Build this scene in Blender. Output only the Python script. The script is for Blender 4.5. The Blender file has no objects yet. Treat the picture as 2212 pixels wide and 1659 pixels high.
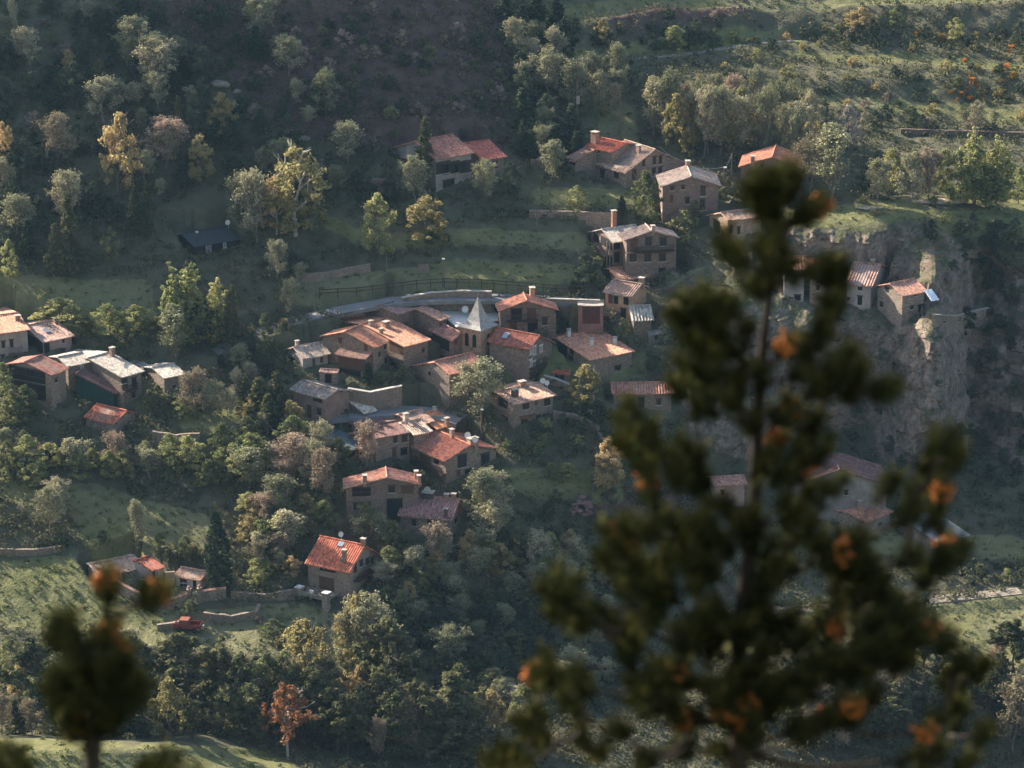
# Mountain village on a hillside seen across a valley, a young pine close to the camera.
import bpy, math, random, numpy as np
from mathutils import Vector, Matrix
from mathutils.bvhtree import BVHTree
SC = bpy.context.scene
COL = SC.collection
PI = math.pi
# ------------------------------------------------------------------ camera and survey helpers
CAMZ = 200.0
PITCH = math.radians(18.0)
FV = 7186.0                      # focal length in units of the 2212 x 1659 survey frame
CP, SP = math.cos(PITCH), math.sin(PITCH)
def ray(u, v):
    a = (u - 1106.0) / FV; b = (829.5 - v) / FV
    return (a, CP + b * SP, -SP + b * CP)
def at_depth(u, v, y):
    d = ray(u, v); t = y / d[1]
    return Vector((d[0] * t, y, CAMZ + d[2] * t))
def proj(p):
    x, y, z = p[0], p[1], p[2] - CAMZ
    f = y * CP - z * SP; up = y * SP + z * CP
    return (1106.0 + FV * x / f, 829.5 - FV * up / f)
# survey sheets (each measured at its own enlargement)
def sheet(ox, oy, k): return lambda x, y: (ox + x * k, oy + y * k)
A = sheet(594.0, 621.0, .19531); B = sheet(999.1, 594.0, .21973); C_ = sheet(594.0, 837.1, .24414)
D = sheet(1242.1, 459.0, .1709); E_ = sheet(0, 1107.1, .29297); F_ = sheet(540.0, 1134.1, .29297)
G_ = sheet(1080.1, 918.1, .29297); H_ = sheet(1564.0, 918.1, .29297); I_ = sheet(0, 864.1, .26855)
J = sheet(0, 459.0, .29292); K_ = sheet(1620.1, 459.0, .293); L_ = sheet(1080.1, 0, .2929)
M_ = sheet(1620.1, 0, .293); N_ = sheet(540.0, 0, .2929); V_ = sheet(0, 0, 1.0)

# ------------------------------------------------------------------ mesh helpers
def mesh_np(name, verts, faces, mats=None, smooth=False, attrs=None, fmat=None):
    """verts (n,3), faces list of lists or (m,k) array"""
    me = bpy.data.meshes.new(name)
    verts = np.asarray(verts, np.float32)
    me.vertices.add(len(verts)); me.vertices.foreach_set('co', verts.ravel())
    if isinstance(faces, np.ndarray):
        m, k = faces.shape
        me.loops.add(m * k); me.loops.foreach_set('vertex_index', faces.astype(np.int32).ravel())
        me.polygons.add(m); me.polygons.foreach_set('loop_start', np.arange(0, m * k, k, dtype=np.int32))
    else:
        m = len(faces); ls = np.cumsum([0] + [len(f) for f in faces])[:-1].astype(np.int32)
        flat = np.array([i for f in faces for i in f], np.int32)
        me.loops.add(len(flat)); me.loops.foreach_set('vertex_index', flat)
        me.polygons.add(m); me.polygons.foreach_set('loop_start', ls)
    me.polygons.foreach_set('use_smooth', np.full(m, bool(smooth)))
    if fmat is not None: me.polygons.foreach_set('material_index', np.asarray(fmat, np.int32))
    me.update(calc_edges=True); me.validate()
    for k, arr in (attrs or {}).items():
        arr = np.asarray(arr, np.float32)
        if arr.ndim == 1:
            a = me.attributes.new(k, 'FLOAT', 'POINT'); a.data.foreach_set('value', arr)
        else:
            a = me.attributes.new(k, 'FLOAT_COLOR', 'POINT')
            if arr.shape[1] == 3: arr = np.hstack([arr, np.ones((len(arr), 1), np.float32)])
            a.data.foreach_set('color', arr.ravel())
    for mt in (mats if isinstance(mats, (list, tuple)) else [mats] if mats else []): me.materials.append(mt)
    return me
def link(name, me, parent=None, loc=None, rotz=None):
    o = bpy.data.objects.new(name, me); COL.objects.link(o)
    if parent is not None: o.parent = parent
    if loc is not None: o.location = loc
    if rotz is not None: o.rotation_euler = (0, 0, rotz)
    return o
def tag(o, label=None, cat=None, group=None, kind=None):
    if label: o['label'] = label
    if cat: o['category'] = cat
    if group: o['group'] = group
    if kind: o['kind'] = kind
    return o
LANDMARKS = []      # (u, v, phrase)
def thing(name, label, cat, loc, rotz=0, group=None):
    o = link(name, None, None, loc, rotz); tag(o, label, cat, group); return o
class MB:
    """mesh builder: boxes, bars, prisms collected into one mesh"""
    def __init__(s): s.v = []; s.f = []
    def add(s, vs, fs):
        n = len(s.v); s.v += [tuple(v) for v in vs]; s.f += [[i + n for i in f] for f in fs]
    def box(s, x0, x1, y0, y1, z0, z1):
        vs = [(x, y, z) for z in (z0, z1) for x, y in ((x0, y0), (x1, y0), (x1, y1), (x0, y1))]
        s.add(vs, [(3, 2, 1, 0), (4, 5, 6, 7), (0, 1, 5, 4), (1, 2, 6, 5), (2, 3, 7, 6), (3, 0, 4, 7)])
    def obox(s, p, q, w, h, up=(0, 0, 1)):
        """bar from p to q, width w, height h"""
        p, q = Vector(p), Vector(q); d = (q - p).normalized(); u = Vector(up)
        sd = d.cross(u)
        if sd.length < 1e-4: sd = d.cross(Vector((1, 0, 0)))
        sd.normalize(); u = sd.cross(d).normalized()
        vs = [c + sd * a * w / 2 + u * b * h / 2 for c in (p, q) for a, b in ((-1, -1), (1, -1), (1, 1), (-1, 1))]
        s.add(vs, [(0, 1, 2, 3), (7, 6, 5, 4), (0, 4, 5, 1), (1, 5, 6, 2), (2, 6, 7, 3), (3, 7, 4, 0)])
    def tube(s, pts, rs, n=6, cap=True):
        pts = [Vector(p) for p in pts]; base = len(s.v); N = len(pts)
        for i, p in enumerate(pts):
            d = (pts[min(i + 1, N - 1)] - pts[max(i - 1, 0)]).normalized()
            a = d.cross(Vector((0.13, 0.31, 0.9))).normalized(); b = d.cross(a)
            for k in range(n):
                t = 2 * PI * k / n; s.v.append(tuple(p + (a * math.cos(t) + b * math.sin(t)) * rs[i]))
        for i in range(N - 1):
            for k in range(n):
                k2 = (k + 1) % n
                s.f.append([base + i * n + k, base + i * n + k2, base + (i + 1) * n + k2, base + (i + 1) * n + k])
        if cap:
            s.f.append([base + k for k in range(n)][::-1]); s.f.append([base + (N - 1) * n + k for k in range(n)])
    def build(s, name, mat, parent=None, smooth=False, **kw):
        return link(name, mesh_np(name, s.v, s.f, mat, smooth), parent, **kw)

# ------------------------------------------------------------------ noise (value noise, vectorised)
def vnoise(x, y, seed=0):
    xi = np.floor(x).astype(np.int64); yi = np.floor(y).astype(np.int64); fx = x - xi; fy = y - yi
    fx = fx * fx * (3 - 2 * fx); fy = fy * fy * (3 - 2 * fy)
    def h(a, b):
        n = (a * 374761393 + b * 668265263 + seed * 1442695041) & 0xffffffff
        n = ((n ^ (n >> 13)) * 1274126177) & 0xffffffff
        return ((n ^ (n >> 16)) & 0xffff) / 65535.0
    return (h(xi, yi) * (1 - fx) + h(xi + 1, yi) * fx) * (1 - fy) + (h(xi, yi + 1) * (1 - fx) + h(xi + 1, yi + 1) * fx) * fy
def fbm(x, y, s, o=4, seed=0):
    r = 0; amp = 1; tot = 0
    for k in range(o):
        r = r + amp * vnoise(x / s, y / s, seed + k); tot += amp; amp *= .5; s *= .5
    return r / tot - .5
def inpoly(u, v, poly):
    r = np.zeros(np.shape(u), bool); n = len(poly)
    for i in range(n):
        x0, y0 = poly[i]; x1, y1 = poly[(i + 1) % n]
        if y0 == y1: continue
        c = ((y0 > v) != (y1 > v)) & (u < (x1 - x0) * (v - y0) / (y1 - y0) + x0)
        r ^= c
    return r

# ------------------------------------------------------------------ materials
def mat_new(name):
    m = bpy.data.materials.new(name); m.use_nodes = True; nt = m.node_tree; nt.nodes.clear()
    return m, nt, nt.nodes.new('ShaderNodeOutputMaterial')
class NG:
    def __init__(s, nt): s.nt = nt
    def n(s, t, **kw):
        nd = s.nt.nodes.new(t)
        for k, v in kw.items(): setattr(nd, k, v)
        return nd
    def l(s, a, b): s.nt.links.new(a, b)
    def geo(s): return s.n('ShaderNodeNewGeometry').outputs['Position']
    def obj(s): return s.n('ShaderNodeTexCoord').outputs['Object']
    def noise(s, vec, scale, det=3, rough=.55):
        nd = s.n('ShaderNodeTexNoise'); nd.inputs['Scale'].default_value = scale
        nd.inputs['Detail'].default_value = det; nd.inputs['Roughness'].default_value = rough
        if vec is not None: s.l(vec, nd.inputs['Vector'])
        return nd.outputs['Fac']
    def ramp(s, fac, stops):
        nd = s.n('ShaderNodeValToRGB'); r = nd.color_ramp
        while len(r.elements) < len(stops): r.elements.new(.5)
        for e, (p, c) in zip(r.elements, stops):
            e.position = p; e.color = tuple(c) + (1,) if len(c) == 3 else c
        s.l(fac, nd.inputs['Fac']); return nd.outputs['Color']
    def rng(s, fac, a, b, c=0, d=1):
        nd = s.n('ShaderNodeMapRange'); s.l(fac, nd.inputs[0])
        for i, q in enumerate((a, b, c, d)): nd.inputs[i + 1].default_value = q
        return nd.outputs[0]
    def mix(s, fac, a, b, mode='MIX'):
        nd = s.n('ShaderNodeMix', data_type='RGBA', blend_type=mode)
        for sock, q in ((nd.inputs[0], fac), (nd.inputs[6], a), (nd.inputs[7], b)):
            if isinstance(q, (int, float)): sock.default_value = q
            elif isinstance(q, tuple): sock.default_value = q + (1,) if len(q) == 3 else q
            else: s.l(q, sock)
        return nd.outputs[2]
    def math(s, op, a, b=0.0):
        nd = s.n('ShaderNodeMath', operation=op)
        for sock, q in ((nd.inputs[0], a), (nd.inputs[1], b)):
            if isinstance(q, (int, float)): sock.default_value = q
            else: s.l(q, sock)
        return nd.outputs[0]
    def attr(s, name, out='Color'): return s.n('ShaderNodeAttribute', attribute_name=name).outputs[out]
    def mapping(s, vec, scale):
        nd = s.n('ShaderNodeMapping'); nd.inputs['Scale'].default_value = scale; s.l(vec, nd.inputs['Vector']); return nd.outputs[0]
    def bump(s, h, strength, dist):
        nd = s.n('ShaderNodeBump'); nd.inputs['Strength'].default_value = strength; nd.inputs['Distance'].default_value = dist
        s.l(h, nd.inputs['Height']); return nd.outputs[0]
    def bsdf(s, col, rough=.85, bump=None, spec=.2, metal=0):
        nd = s.n('ShaderNodeBsdfPrincipled')
        if isinstance(col, tuple): nd.inputs['Base Color'].default_value = col + (1,)
        else: s.l(col, nd.inputs['Base Color'])
        nd.inputs['Roughness'].default_value = rough; nd.inputs['Specular IOR Level'].default_value = spec
        nd.inputs['Metallic'].default_value = metal
        if bump is not None: s.l(bump, nd.inputs['Normal'])
        return nd.outputs[0]
_mc = {}
def mul(c, k): return tuple(min(1, x * k) for x in c)
def m_stone(c=(.27, .21, .17)):
    key = ('stone', c)
    if key in _mc: return _mc[key]
    c = (c[0] * .92, c[1] * .85, c[2] * .77)
    m, nt, out = mat_new('stone_masonry'); g = NG(nt); p = g.obj()
    vo = g.n('ShaderNodeTexVoronoi', feature='F1'); vo.inputs['Scale'].default_value = 3.4
    g.l(g.mapping(p, (1, 1, 1.9)), vo.inputs['Vector'])
    sep = g.n('ShaderNodeSeparateColor'); g.l(vo.outputs['Color'], sep.inputs[0])
    st = g.ramp(sep.outputs[0], [(0, mul(c, .62)), (.35, mul(c, .9)), (.7, mul(c, 1.12)), (1, mul((c[0] * 1.06, c[1], c[2] * .95), 1.35))])
    big = g.noise(p, .35, 4)
    c2 = g.mix(g.rng(big, .35, .7, 0, .75), st, mul((c[0] * .95, c[1] * .97, c[2]), .8))
    dk = g.noise(g.mapping(p, (2.5, 2.5, .35)), .8, 3)
    c3 = g.mix(g.rng(dk, .52, .75, 0, .5), c2, mul(c, .5))
    edge = g.rng(vo.outputs['Distance'], .0, .55, 1, 0)
    g.l(g.bsdf(c3, .9, g.bump(edge, .7, .06)), out.inputs[0]); _mc[key] = m; return m
def m_plaster(c):
    key = ('pl', c)
    if key in _mc: return _mc[key]
    m, nt, out = mat_new('weathered_plaster'); g = NG(nt); p = g.obj()
    n1 = g.noise(p, .6, 5, .65); n2 = g.noise(g.mapping(p, (3, 3, .4)), 1.1, 3)
    c1 = g.mix(g.rng(n1, .35, .65), mul(c, .72), mul(c, 1.1)); c1 = g.mix(g.rng(n2, .5, .8, 0, .45), c1, mul(c, .5))
    g.l(g.bsdf(c1, .9, g.bump(n1, .5, .04)), out.inputs[0]); _mc[key] = m; return m
def m_tile(c, lich=(.45, .38, .30), amt=.5, dark=.4):
    key = ('tile', c, lich, amt, dark)
    if key in _mc: return _mc[key]
    ds = lambda q: tuple(v + (sum(q) / 3 - v) * .06 for v in q); c, lich = ds(c), tuple(v * k for v, k in zip(ds(lich), (.86, .80, .74)))
    m, nt, out = mat_new('roof_tiles'); g = NG(nt); p = g.obj()
    vo = g.n('ShaderNodeTexVoronoi', feature='F1'); vo.inputs['Scale'].default_value = 3.2; g.l(g.mapping(p, (1.3, .75, .75)), vo.inputs['Vector'])
    sep = g.n('ShaderNodeSeparateColor'); g.l(vo.outputs['Color'], sep.inputs[0])
    base = g.ramp(sep.outputs[0], [(0, mul(c, .5)), (.4, mul(c, .95)), (.8, mul(c, 1.2)), (1, mul(c, 1.5))])
    n1 = g.noise(p, .55, 4); n2 = g.noise(p, 3.0, 4, .7)
    f = g.math('MULTIPLY', g.rng(n1, .35, .65), g.rng(n2, .38, .62))
    c1 = g.mix(g.math('MULTIPLY', f, amt * 1.15), base, lich)
    n3 = g.noise(g.mapping(p, (1.6, .5, .5)), .9, 4, .7)
    c2 = g.mix(g.rng(n3, .52, .72, 0, dark), c1, mul(c, .28))
    g.l(g.bsdf(c2, .82, g.bump(n2, .5, .05), .25), out.inputs[0]); _mc[key] = m; return m
def m_flat(name, c, rough=.7, var=.25, scale=1.5, metal=0, spec=.3):
    key = (name, c, rough)
    if key in _mc: return _mc[key]
    m, nt, out = mat_new(name); g = NG(nt); p = g.obj(); n1 = g.noise(p, scale, 4, .6)
    g.l(g.bsdf(g.mix(g.rng(n1, .3, .7), mul(c, 1 - var), mul(c, 1 + var)), rough, g.bump(n1, .3, .03), spec, metal), out.inputs[0])
    _mc[key] = m; return m
def m_leaf(name, cols, trans=.5, objvar=.35):
    """cols: three base colours blended by the per-leaf 'tint' attribute"""
    m, nt, out = mat_new(name); g = NG(nt)
    t = g.attr('tint', 'Fac'); c = g.ramp(t, [(0, cols[0]), (.5, cols[1]), (1, cols[2])])
    r = g.n('ShaderNodeObjectInfo').outputs['Random']
    hs = g.n('ShaderNodeHueSaturation'); g.l(c, hs.inputs['Color'])
    g.l(g.rng(r, 0, 1, .5 - objvar * .07, .5 + objvar * .07), hs.inputs['Hue']); g.l(g.rng(r, 0, 1, 1 + objvar * .75, 1 - objvar), hs.inputs['Value'])
    d = g.n('ShaderNodeBsdfDiffuse'); tr = g.n('ShaderNodeBsdfTranslucent'); mx = g.n('ShaderNodeMixShader'); mx.inputs[0].default_value = trans
    g.l(hs.outputs[0], d.inputs[0]); g.l(hs.outputs[0], tr.inputs[0]); g.l(d.outputs[0], mx.inputs[1]); g.l(tr.outputs[0], mx.inputs[2])
    g.l(mx.outputs[0], out.inputs[0]); return m
# ------------------------------------------------------------------ the hillside
PROFILE = {   # survey column -> (row, distance in metres)
 -700: [(-420,600),(0,536),(300,512),(600,492),(900,466),(1200,440),(1400,424),(1500,412),(1590,400),(1605,373),(1720,366)],
 0: [(-420,604),(0,541),(150,528),(300,516),(450,505),(600,494),(750,481),(900,466),(1050,454),(1200,441),(1350,428),(1500,412),(1590,400),(1608,375),(1720,367)],
 300: [(-420,606),(0,543),(150,530),(300,518),(450,506),(600,494),(750,481),(900,466),(1050,454),(1200,441),(1350,428),(1500,412),(1592,400),(1612,376),(1720,368)],
 600: [(-420,610),(0,546),(150,532),(300,519),(430,510),(520,503),(600,494),(750,480),(900,466),(1050,452),(1200,440),(1350,428),(1500,412),(1630,400),(1668,385),(1720,378)],
 900: [(-420,620),(0,552),(150,536),(300,522),(430,511),(500,503),(560,499),(620,491),(700,484),(800,475),(900,467),(1000,458),(1100,449),(1200,440),(1300,433),(1400,427),(1500,418),(1659,398),(1720,390)],
 1150: [(-420,640),(0,566),(150,548),(300,529),(430,511),(560,499),(620,491),(700,484),(800,476),(900,467),(1000,459),(1100,452),(1250,445),(1400,436),(1500,424),(1659,398),(1720,390)],
 1400: [(-420,655),(0,582),(150,560),(300,536),(430,513),(520,505),(600,498),(700,487),(800,479),(900,471),(1000,464),(1150,458),(1300,448),(1400,436),(1500,424),(1659,402),(1720,392)],
 1600: [(-420,660),(0,588),(150,565),(300,540),(400,520),(470,504),(520,501),(600,496),(660,490),(800,485),(1000,475),(1200,453),(1440,424),(1659,404),(1720,396)],
 1750: [(-420,660),(0,590),(150,567),(300,541),(400,519),(470,503),(490,500),(620,494),(700,484),(1000,477),(1200,453),(1440,424),(1659,405),(1720,397)],
 1950: [(-420,660),(0,590),(150,567),(300,541),(400,519),(470,503),(500,500),(640,494),(720,484),(1000,477),(1200,454),(1440,425),(1659,405),(1720,397)],
 2212: [(-420,660),(0,590),(150,567),(300,541),(400,522),(480,507),(520,503),(1000,486),(1060,478),(1200,456),(1440,426),(1659,405),(1720,397)],
 2920: [(-420,660),(0,590),(150,567),(300,541),(400,522),(480,507),(520,503),(1000,488),(1060,480),(1200,456),(1440,426),(1659,405),(1720,397)],
}
US = np.arange(-700, 2921, 7.0); VS = np.arange(-420, 1721, 6.0)
UU, VV = np.meshgrid(US, VS)
ck = np.array(sorted(PROFILE)); tab = np.array([np.interp(VS, *zip(*PROFILE[k])) for k in ck])   # cols x rows
DEP = np.empty_like(UU)
for i in range(len(VS)): DEP[i] = np.interp(US, ck, tab[:, i])
def blur(a, r, ax):
    k = np.exp(-.5 * (np.arange(-3 * r, 3 * r + 1) / r) ** 2); k /= k.sum()
    pad = [(0, 0), (0, 0)]; pad[ax] = (3 * r, 3 * r); ap = np.pad(a, pad, mode='edge')
    return np.apply_along_axis(lambda q: np.convolve(q, k, 'valid'), ax, ap)
DEP = blur(DEP, 7, 1); DEP = blur(DEP, 1, 0)
gs = lambda x, c, w: np.exp(-((x - c) / w) ** 2)
win = lambda v, a, b, s_: 1 / (1 + np.exp(-(v - a) / s_)) / (1 + np.exp((v - b) / s_))
DEP -= 9.0 * gs(UU, 2015, 55) * win(VV, 560, 985, 22) + 6 * gs(UU, 1560, 95) * win(VV, 600, 1000, 22)     # rock buttresses
DEP += 5.0 * gs(UU, 1850, 60) * win(VV, 740, 985, 20) + 4 * gs(UU, 2120, 40) * win(VV, 560, 985, 22)
DA = (UU - 1106) / FV; DB = (829.5 - VV) / FV
DY = CP + DB * SP; DZ = -SP + DB * CP
TX = DA * DEP / DY; TY = DEP.copy(); TZ = CAMZ + DZ * DEP / DY
# land cover masks
MEADOWS = [ [(1180,118),(1400,110),(1560,98),(1700,80),(1700,96),(1560,118),(1400,130),(1180,142)], [(1180,8),(1560,-10),(2212,-30),(2900,-30),(2900,30),(1900,28),(1560,42),(1190,60)], [(1760,212),(2212,246),(2900,250),(2900,275),(2212,270),(1800,240)], [(1700,110),(1990,128),(2212,150),(2212,172),(1960,150),(1700,130)],
 [(-700,1215),(0,1215),(130,1200),(195,1225),(205,1262),(330,1318),(500,1318),(650,1300),(760,1335),(800,1480),(640,1425),(300,1400),(0,1355),(-700,1340)],
 [(140,1085),(300,1070),(440,1100),(468,1130),(460,1185),(300,1200),(185,1190)], [(0,1040),(200,1040),(300,1070),(150,1100),(0,1090)],
 [(-700,590),(0,596),(330,622),(335,700),(200,730),(60,660),(-700,660)], [(640,600),(830,585),(1000,560),(1240,572),(1262,616),(1000,612),(840,622),(690,642),(610,660)],
 [(690,468),(800,505),(1000,498),(1270,500),(1275,540),(1000,530),(820,540),(700,500)], [(1070,1012),(1350,1012),(1350,1085),(1140,1075),(1080,1040)],
 [(1380,1335),(1600,1330),(2300,1290),(2900,1290),(2900,1450),(2212,1450),(1850,1410),(1500,1400)], [(1150,405),(1370,405),(1370,448),(1150,442)],
 [(1680,455),(1750,440),(2000,425),(2900,420),(2900,520),(2212,510),(2100,500),(1900,482),(1700,490)], [(-700,1595),(0,1598),(560,1612),(640,1640),(660,1720),(-700,1720)],
 [(1283,200),(1340,215),(1380,300),(1340,330),(1285,300)], [(1290,105),(1700,60),(1750,95),(1340,125)],
 [(1440,590),(1620,560),(1650,640),(1430,640)], [(1840,1150),(2900,1170),(2900,1220),(1850,1200)],
 [(640,1060),(760,1130),(640,1150)], [(380,880),(520,890),(500,960),(390,930)], [(1080,740),(1400,760),(1460,800),(1100,830)]]  # upper right field left out; darker scrub colour stands in for its shade
ROCKS = [[(1425,650),(1480,600),(1560,560),(1545,520),(1570,490),(1660,470),(1720,490),(1900,484),(2010,480),(2100,520),(2212,600),(2900,640),(2900,1010),(2120,1010),(1900,1000),(1880,900),(1640,1000),(1500,960),(1440,760)],
         [(1960,440),(2160,432),(2170,446),(2000,455)]]
REDS = [[(560,-420),(1080,-420),(1100,330),(900,330),(620,280),(480,150),(300,20),(300,-420)], [(1550,-60),(1830,-60),(1780,22),(1560,20)], [(1300,60),(1600,30),(1640,55),(1320,90)],
        [(1250,1060),(1500,1040),(1500,1110),(1250,1100)]]
def mask(polys, r=1.2):
    m = np.zeros_like(UU)
    un = UU + 26 * fbm(TX, TY, 9, 3, 5); vn = VV + 18 * fbm(TX, TY, 9, 3, 9)
    for p in polys: m[inpoly(un, vn, p)] = 1
    return blur(blur(m, 2, 1), 1, 0)
MM, MR, ME = mask(MEADOWS), mask(ROCKS), mask(REDS)
# relief: rough scrub ground, quieter meadows, terraces on the upper right, bedded rock on the cliff
CALM = mask([[(560,580),(1000,560),(1300,590),(1440,640),(1480,900),(1280,980),(1090,960),(1080,1060),(1000,1180),(860,1170),(780,1130),(700,1040),(600,960),(560,800)],
 [(-100,640),(420,720),(440,900),(300,990),(-100,960)], [(150,1180),(520,1180),(900,1130),(900,1330),(520,1360),(160,1320)], [(800,300),(1100,280),(1250,280),(1760,330),(1760,480),(1500,640),(1240,600),(1240,420),(850,430)], [(1480,1000),(2200,1000),(2200,1330),(1480,1330)], [(620,560),(1300,560),(1300,680),(400,800),(560,700)]])
n_a = fbm(TX, TY, 26, 5, 11); n_b = fbm(TX, TY, 5, 4, 21)
TZ += (n_a * 2.6 + n_b * 1.5) * (1 - .85 * CALM) * (1 - .8 * MM) * (1 - .8 * MR) * np.clip((VV + 420) / 300, 0.3, 1)
TZ += n_b * .35 * MM
ter = np.clip((UU - 1150) / 150, 0, 1) * np.clip((400 - VV) / 60, 0, 1) * (1 - MM * .5)
ph = (TZ + 4 * fbm(TX, TY, 40, 3, 31)) / 8.5; TZ += ter * 3.6 * (np.clip((ph % 1.0) * 3.2, 0, 1) - (ph % 1.0))*1.0
terL = (1 - CALM) * np.clip((1150 - UU) / 150, 0, 1) * np.clip((VV-420)/60, 0, 1) * np.clip((1050 - VV) / 60, 0, 1)
ph = (TZ + 3 * fbm(TX, TY, 40, 3, 35)) / 5.0; TZ += terL * .9 * (np.clip((ph % 1.0) * 3.0, 0, 1) - (ph % 1.0))
# cliff relief pushes towards / away from the viewer
def n3(x, z, s, seed): return fbm(x, z, s, 4, seed)
bed = ((TZ + 2.2 * fbm(TX, TY + TZ, 18, 2, 44)) / 2.6) % 1.0
rid = lambda x, z, s_, sd: 1 - 2 * np.abs(fbm(x, z, s_, 3, sd)) * 2
wx = TX + 2.0 * fbm(TX, TZ, 7, 3, 51); wz = TZ + 2.0 * fbm(TX, TZ, 8, 3, 52) + .12 * TX
blk = lambda sx_, sz_, sd: vnoise(np.floor(wx / sx_ + .5 * (np.floor(wz / sz_) % 2)) * 7.13, np.floor(wz / sz_) * 3.71, sd)
TY += MR * (-7.0 * n3(TX, TZ * .4, 14, 41) + 2.4 * rid(wx, TZ * .3, 6.5, 42) - 2.6 * n3(TX * 1.3, TZ, 3.2, 46) - 1.9 * blk(2.6, 1.7, 49) - .9 * blk(1.2, .8, 50))
TX += MR * 2.0 * n3(TY, TZ, 6, 43)
# hill shoulder out of sight to the left that carries the mountain's shadow over the upper slopes
SUN_AZ = math.atan2(-.60, .80)      # direction the light travels (x, y)
SUN_EL = math.radians(28)
sdir = (math.cos(SUN_AZ), math.sin(SUN_AZ)); sper = (-sdir[1], sdir[0])
def ground_obj(): pass
NR, NC = UU.shape
# (column, row, lift in metres): the mountain's shadow passes this far above the ground there
SHADE_EDGE = [(1500, -300, 0), (1180, 40, 2), (1190, 200, 1.5), (1210, 420, 1.5), (1100, 600, -1.0), (640, 640, 0), (560, 720, -6), (0, 760, -14), (-200, 1200, -30), (0, 1590, -40), (600, 1700, -60)]
# ------------------------------------------------------------------ ray casting on the land
def grid_faces(nr, nc):
    i = np.arange(nr * nc).reshape(nr, nc)
    return np.stack([i[:-1, :-1].ravel(), i[1:, :-1].ravel(), i[1:, 1:].ravel(), i[:-1, 1:].ravel()], 1)
TF = grid_faces(NR, NC)
def make_bvh():
    vs = np.stack([TX.ravel(), TY.ravel(), TZ.ravel()], 1).tolist()
    return BVHTree.FromPolygons(vs, TF.tolist())
BVH = make_bvh(); BVH0 = BVH
CAM = Vector((0, 0, CAMZ))
def hit(u, v):
    d = Vector(ray(u, v)).normalized(); r = BVH.ray_cast(CAM, d)
    return r[0]
def hit0(u, v): return BVH0.ray_cast(CAM, Vector(ray(u, v)).normalized())[0]
def ground_z(x, y):
    r = BVH.ray_cast(Vector((x, y, 400)), Vector((0, 0, -1)))
    return r[0].z if r[0] else None
# ------------------------------------------------------------------ fitting a pitched roof to surveyed corners
def roof_pts(q, depth):
    xc, zc, th, L, a, b, p = q
    dx, dy = math.cos(th), math.sin(th); nx, ny = dy, -dx; t = math.tan(p)
    loc = {'R0': (-L/2, 0, 0), 'R1': (L/2, 0, 0), 'E0': (-L/2, a, -a*t), 'E1': (L/2, a, -a*t), 'F0': (-L/2, -b, -b*t), 'F1': (L/2, -b, -b*t)}
    W = {k: (xc + l*dx + s*nx, l*dy + s*ny, zc + z) for k, (l, s, z) in loc.items()}
    m = min(w[1] for w in W.values())
    return {k: (w[0], w[1] - m + depth, w[2]) for k, w in W.items()}
def fit_roof(obs, depth, th0=None, shed=False, p0=19.0, L0=None, b0=None):
    def res(q):
        P = roof_pts(q, depth); r = []
        for k, (u, v) in obs.items():
            a_, b_ = proj(P[k]); r += [(a_ - u) / 2.0, (b_ - v) / 2.0]
        r.append((math.degrees(q[6]) - p0) / (3.5)); r.append((q[4] - 4.5) / 6.0); r.append((q[3] - (L0 or 9)) / (8.0 if not L0 else 1.5))
        r.append((q[5] - (.35 if shed else (b0 or q[4]))) / (.05 if shed else 1.0 if ('F0' in obs or 'F1' in obs) else .3))
        r.append(min(0, q[4] - 1) * 20); r.append(min(0, q[3] - 1.5) * 20); r.append(min(0, math.degrees(q[6]) - 7) * 2)
        return np.array(r)
    best = None
    us = [o[0] for o in obs.values()]; vs = [o[1] for o in obs.values()]
    c = at_depth(sum(us)/len(us), sum(vs)/len(vs), depth + 3)
    for t0 in ([th0] if th0 is not None else [-60, -40, -20, 0, 20, 40, 60]):
        q = np.array([c.x, c.z, math.radians(t0), L0 or 9.0, 4.5, .35 if shed else (b0 or 4.5), math.radians(p0)]); lam = 1.0
        r = res(q); c0 = r @ r
        for it in range(60):
            Jm = np.empty((len(r), 7))
            for j in range(7):
                h = 1e-4; q2 = q.copy(); q2[j] += h; Jm[:, j] = (res(q2) - r) / h
            H = Jm.T @ Jm; g = Jm.T @ r
            st = np.linalg.solve(H + lam * np.diag(np.diag(H) + 1e-6), -g)
            q2 = q + st; r2 = res(q2); c2 = r2 @ r2
            if c2 < c0:
                done = c0 - c2 < 1e-5; q, r, c0 = q2, r2, c2; lam = max(lam * .3, 1e-6)
                if done: break
            else: lam *= 4
            if lam > 1e9: break
        if best is None or c0 < best[0]: best = (c0, q)
    return best
FOOT = []      # footprints for grading the land
HOUSES = []
def prism(mb, sec, x0, x1):
    n = len(sec); mb.add([(x0, y, z) for y, z in sec] + [(x1, y, z) for y, z in sec],
        [list(range(n))[::-1], [i + n for i in range(n)]] + [[i, (i+1) % n, (i+1) % n + n, i + n] for i in range(n)])
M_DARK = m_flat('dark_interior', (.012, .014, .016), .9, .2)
M_GLASS = m_flat('window_glass', (.02, .026, .032), .25, .2, spec=.5)
M_WOOD = m_flat('dark_timber', (.06, .04, .028), .8, .35, 4)
M_WOODL = m_flat('silvered_timber', (.16, .12, .09), .8, .3, 4)
M_WHITE = m_flat('white_paint', (.62, .60, .56), .6, .1)
M_STONECAP = m_flat('cap_stone', (.42, .37, .31), .85, .25)
M_METAL = m_flat('grey_metal', (.35, .36, .37), .4, .1, metal=.6)
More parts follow.
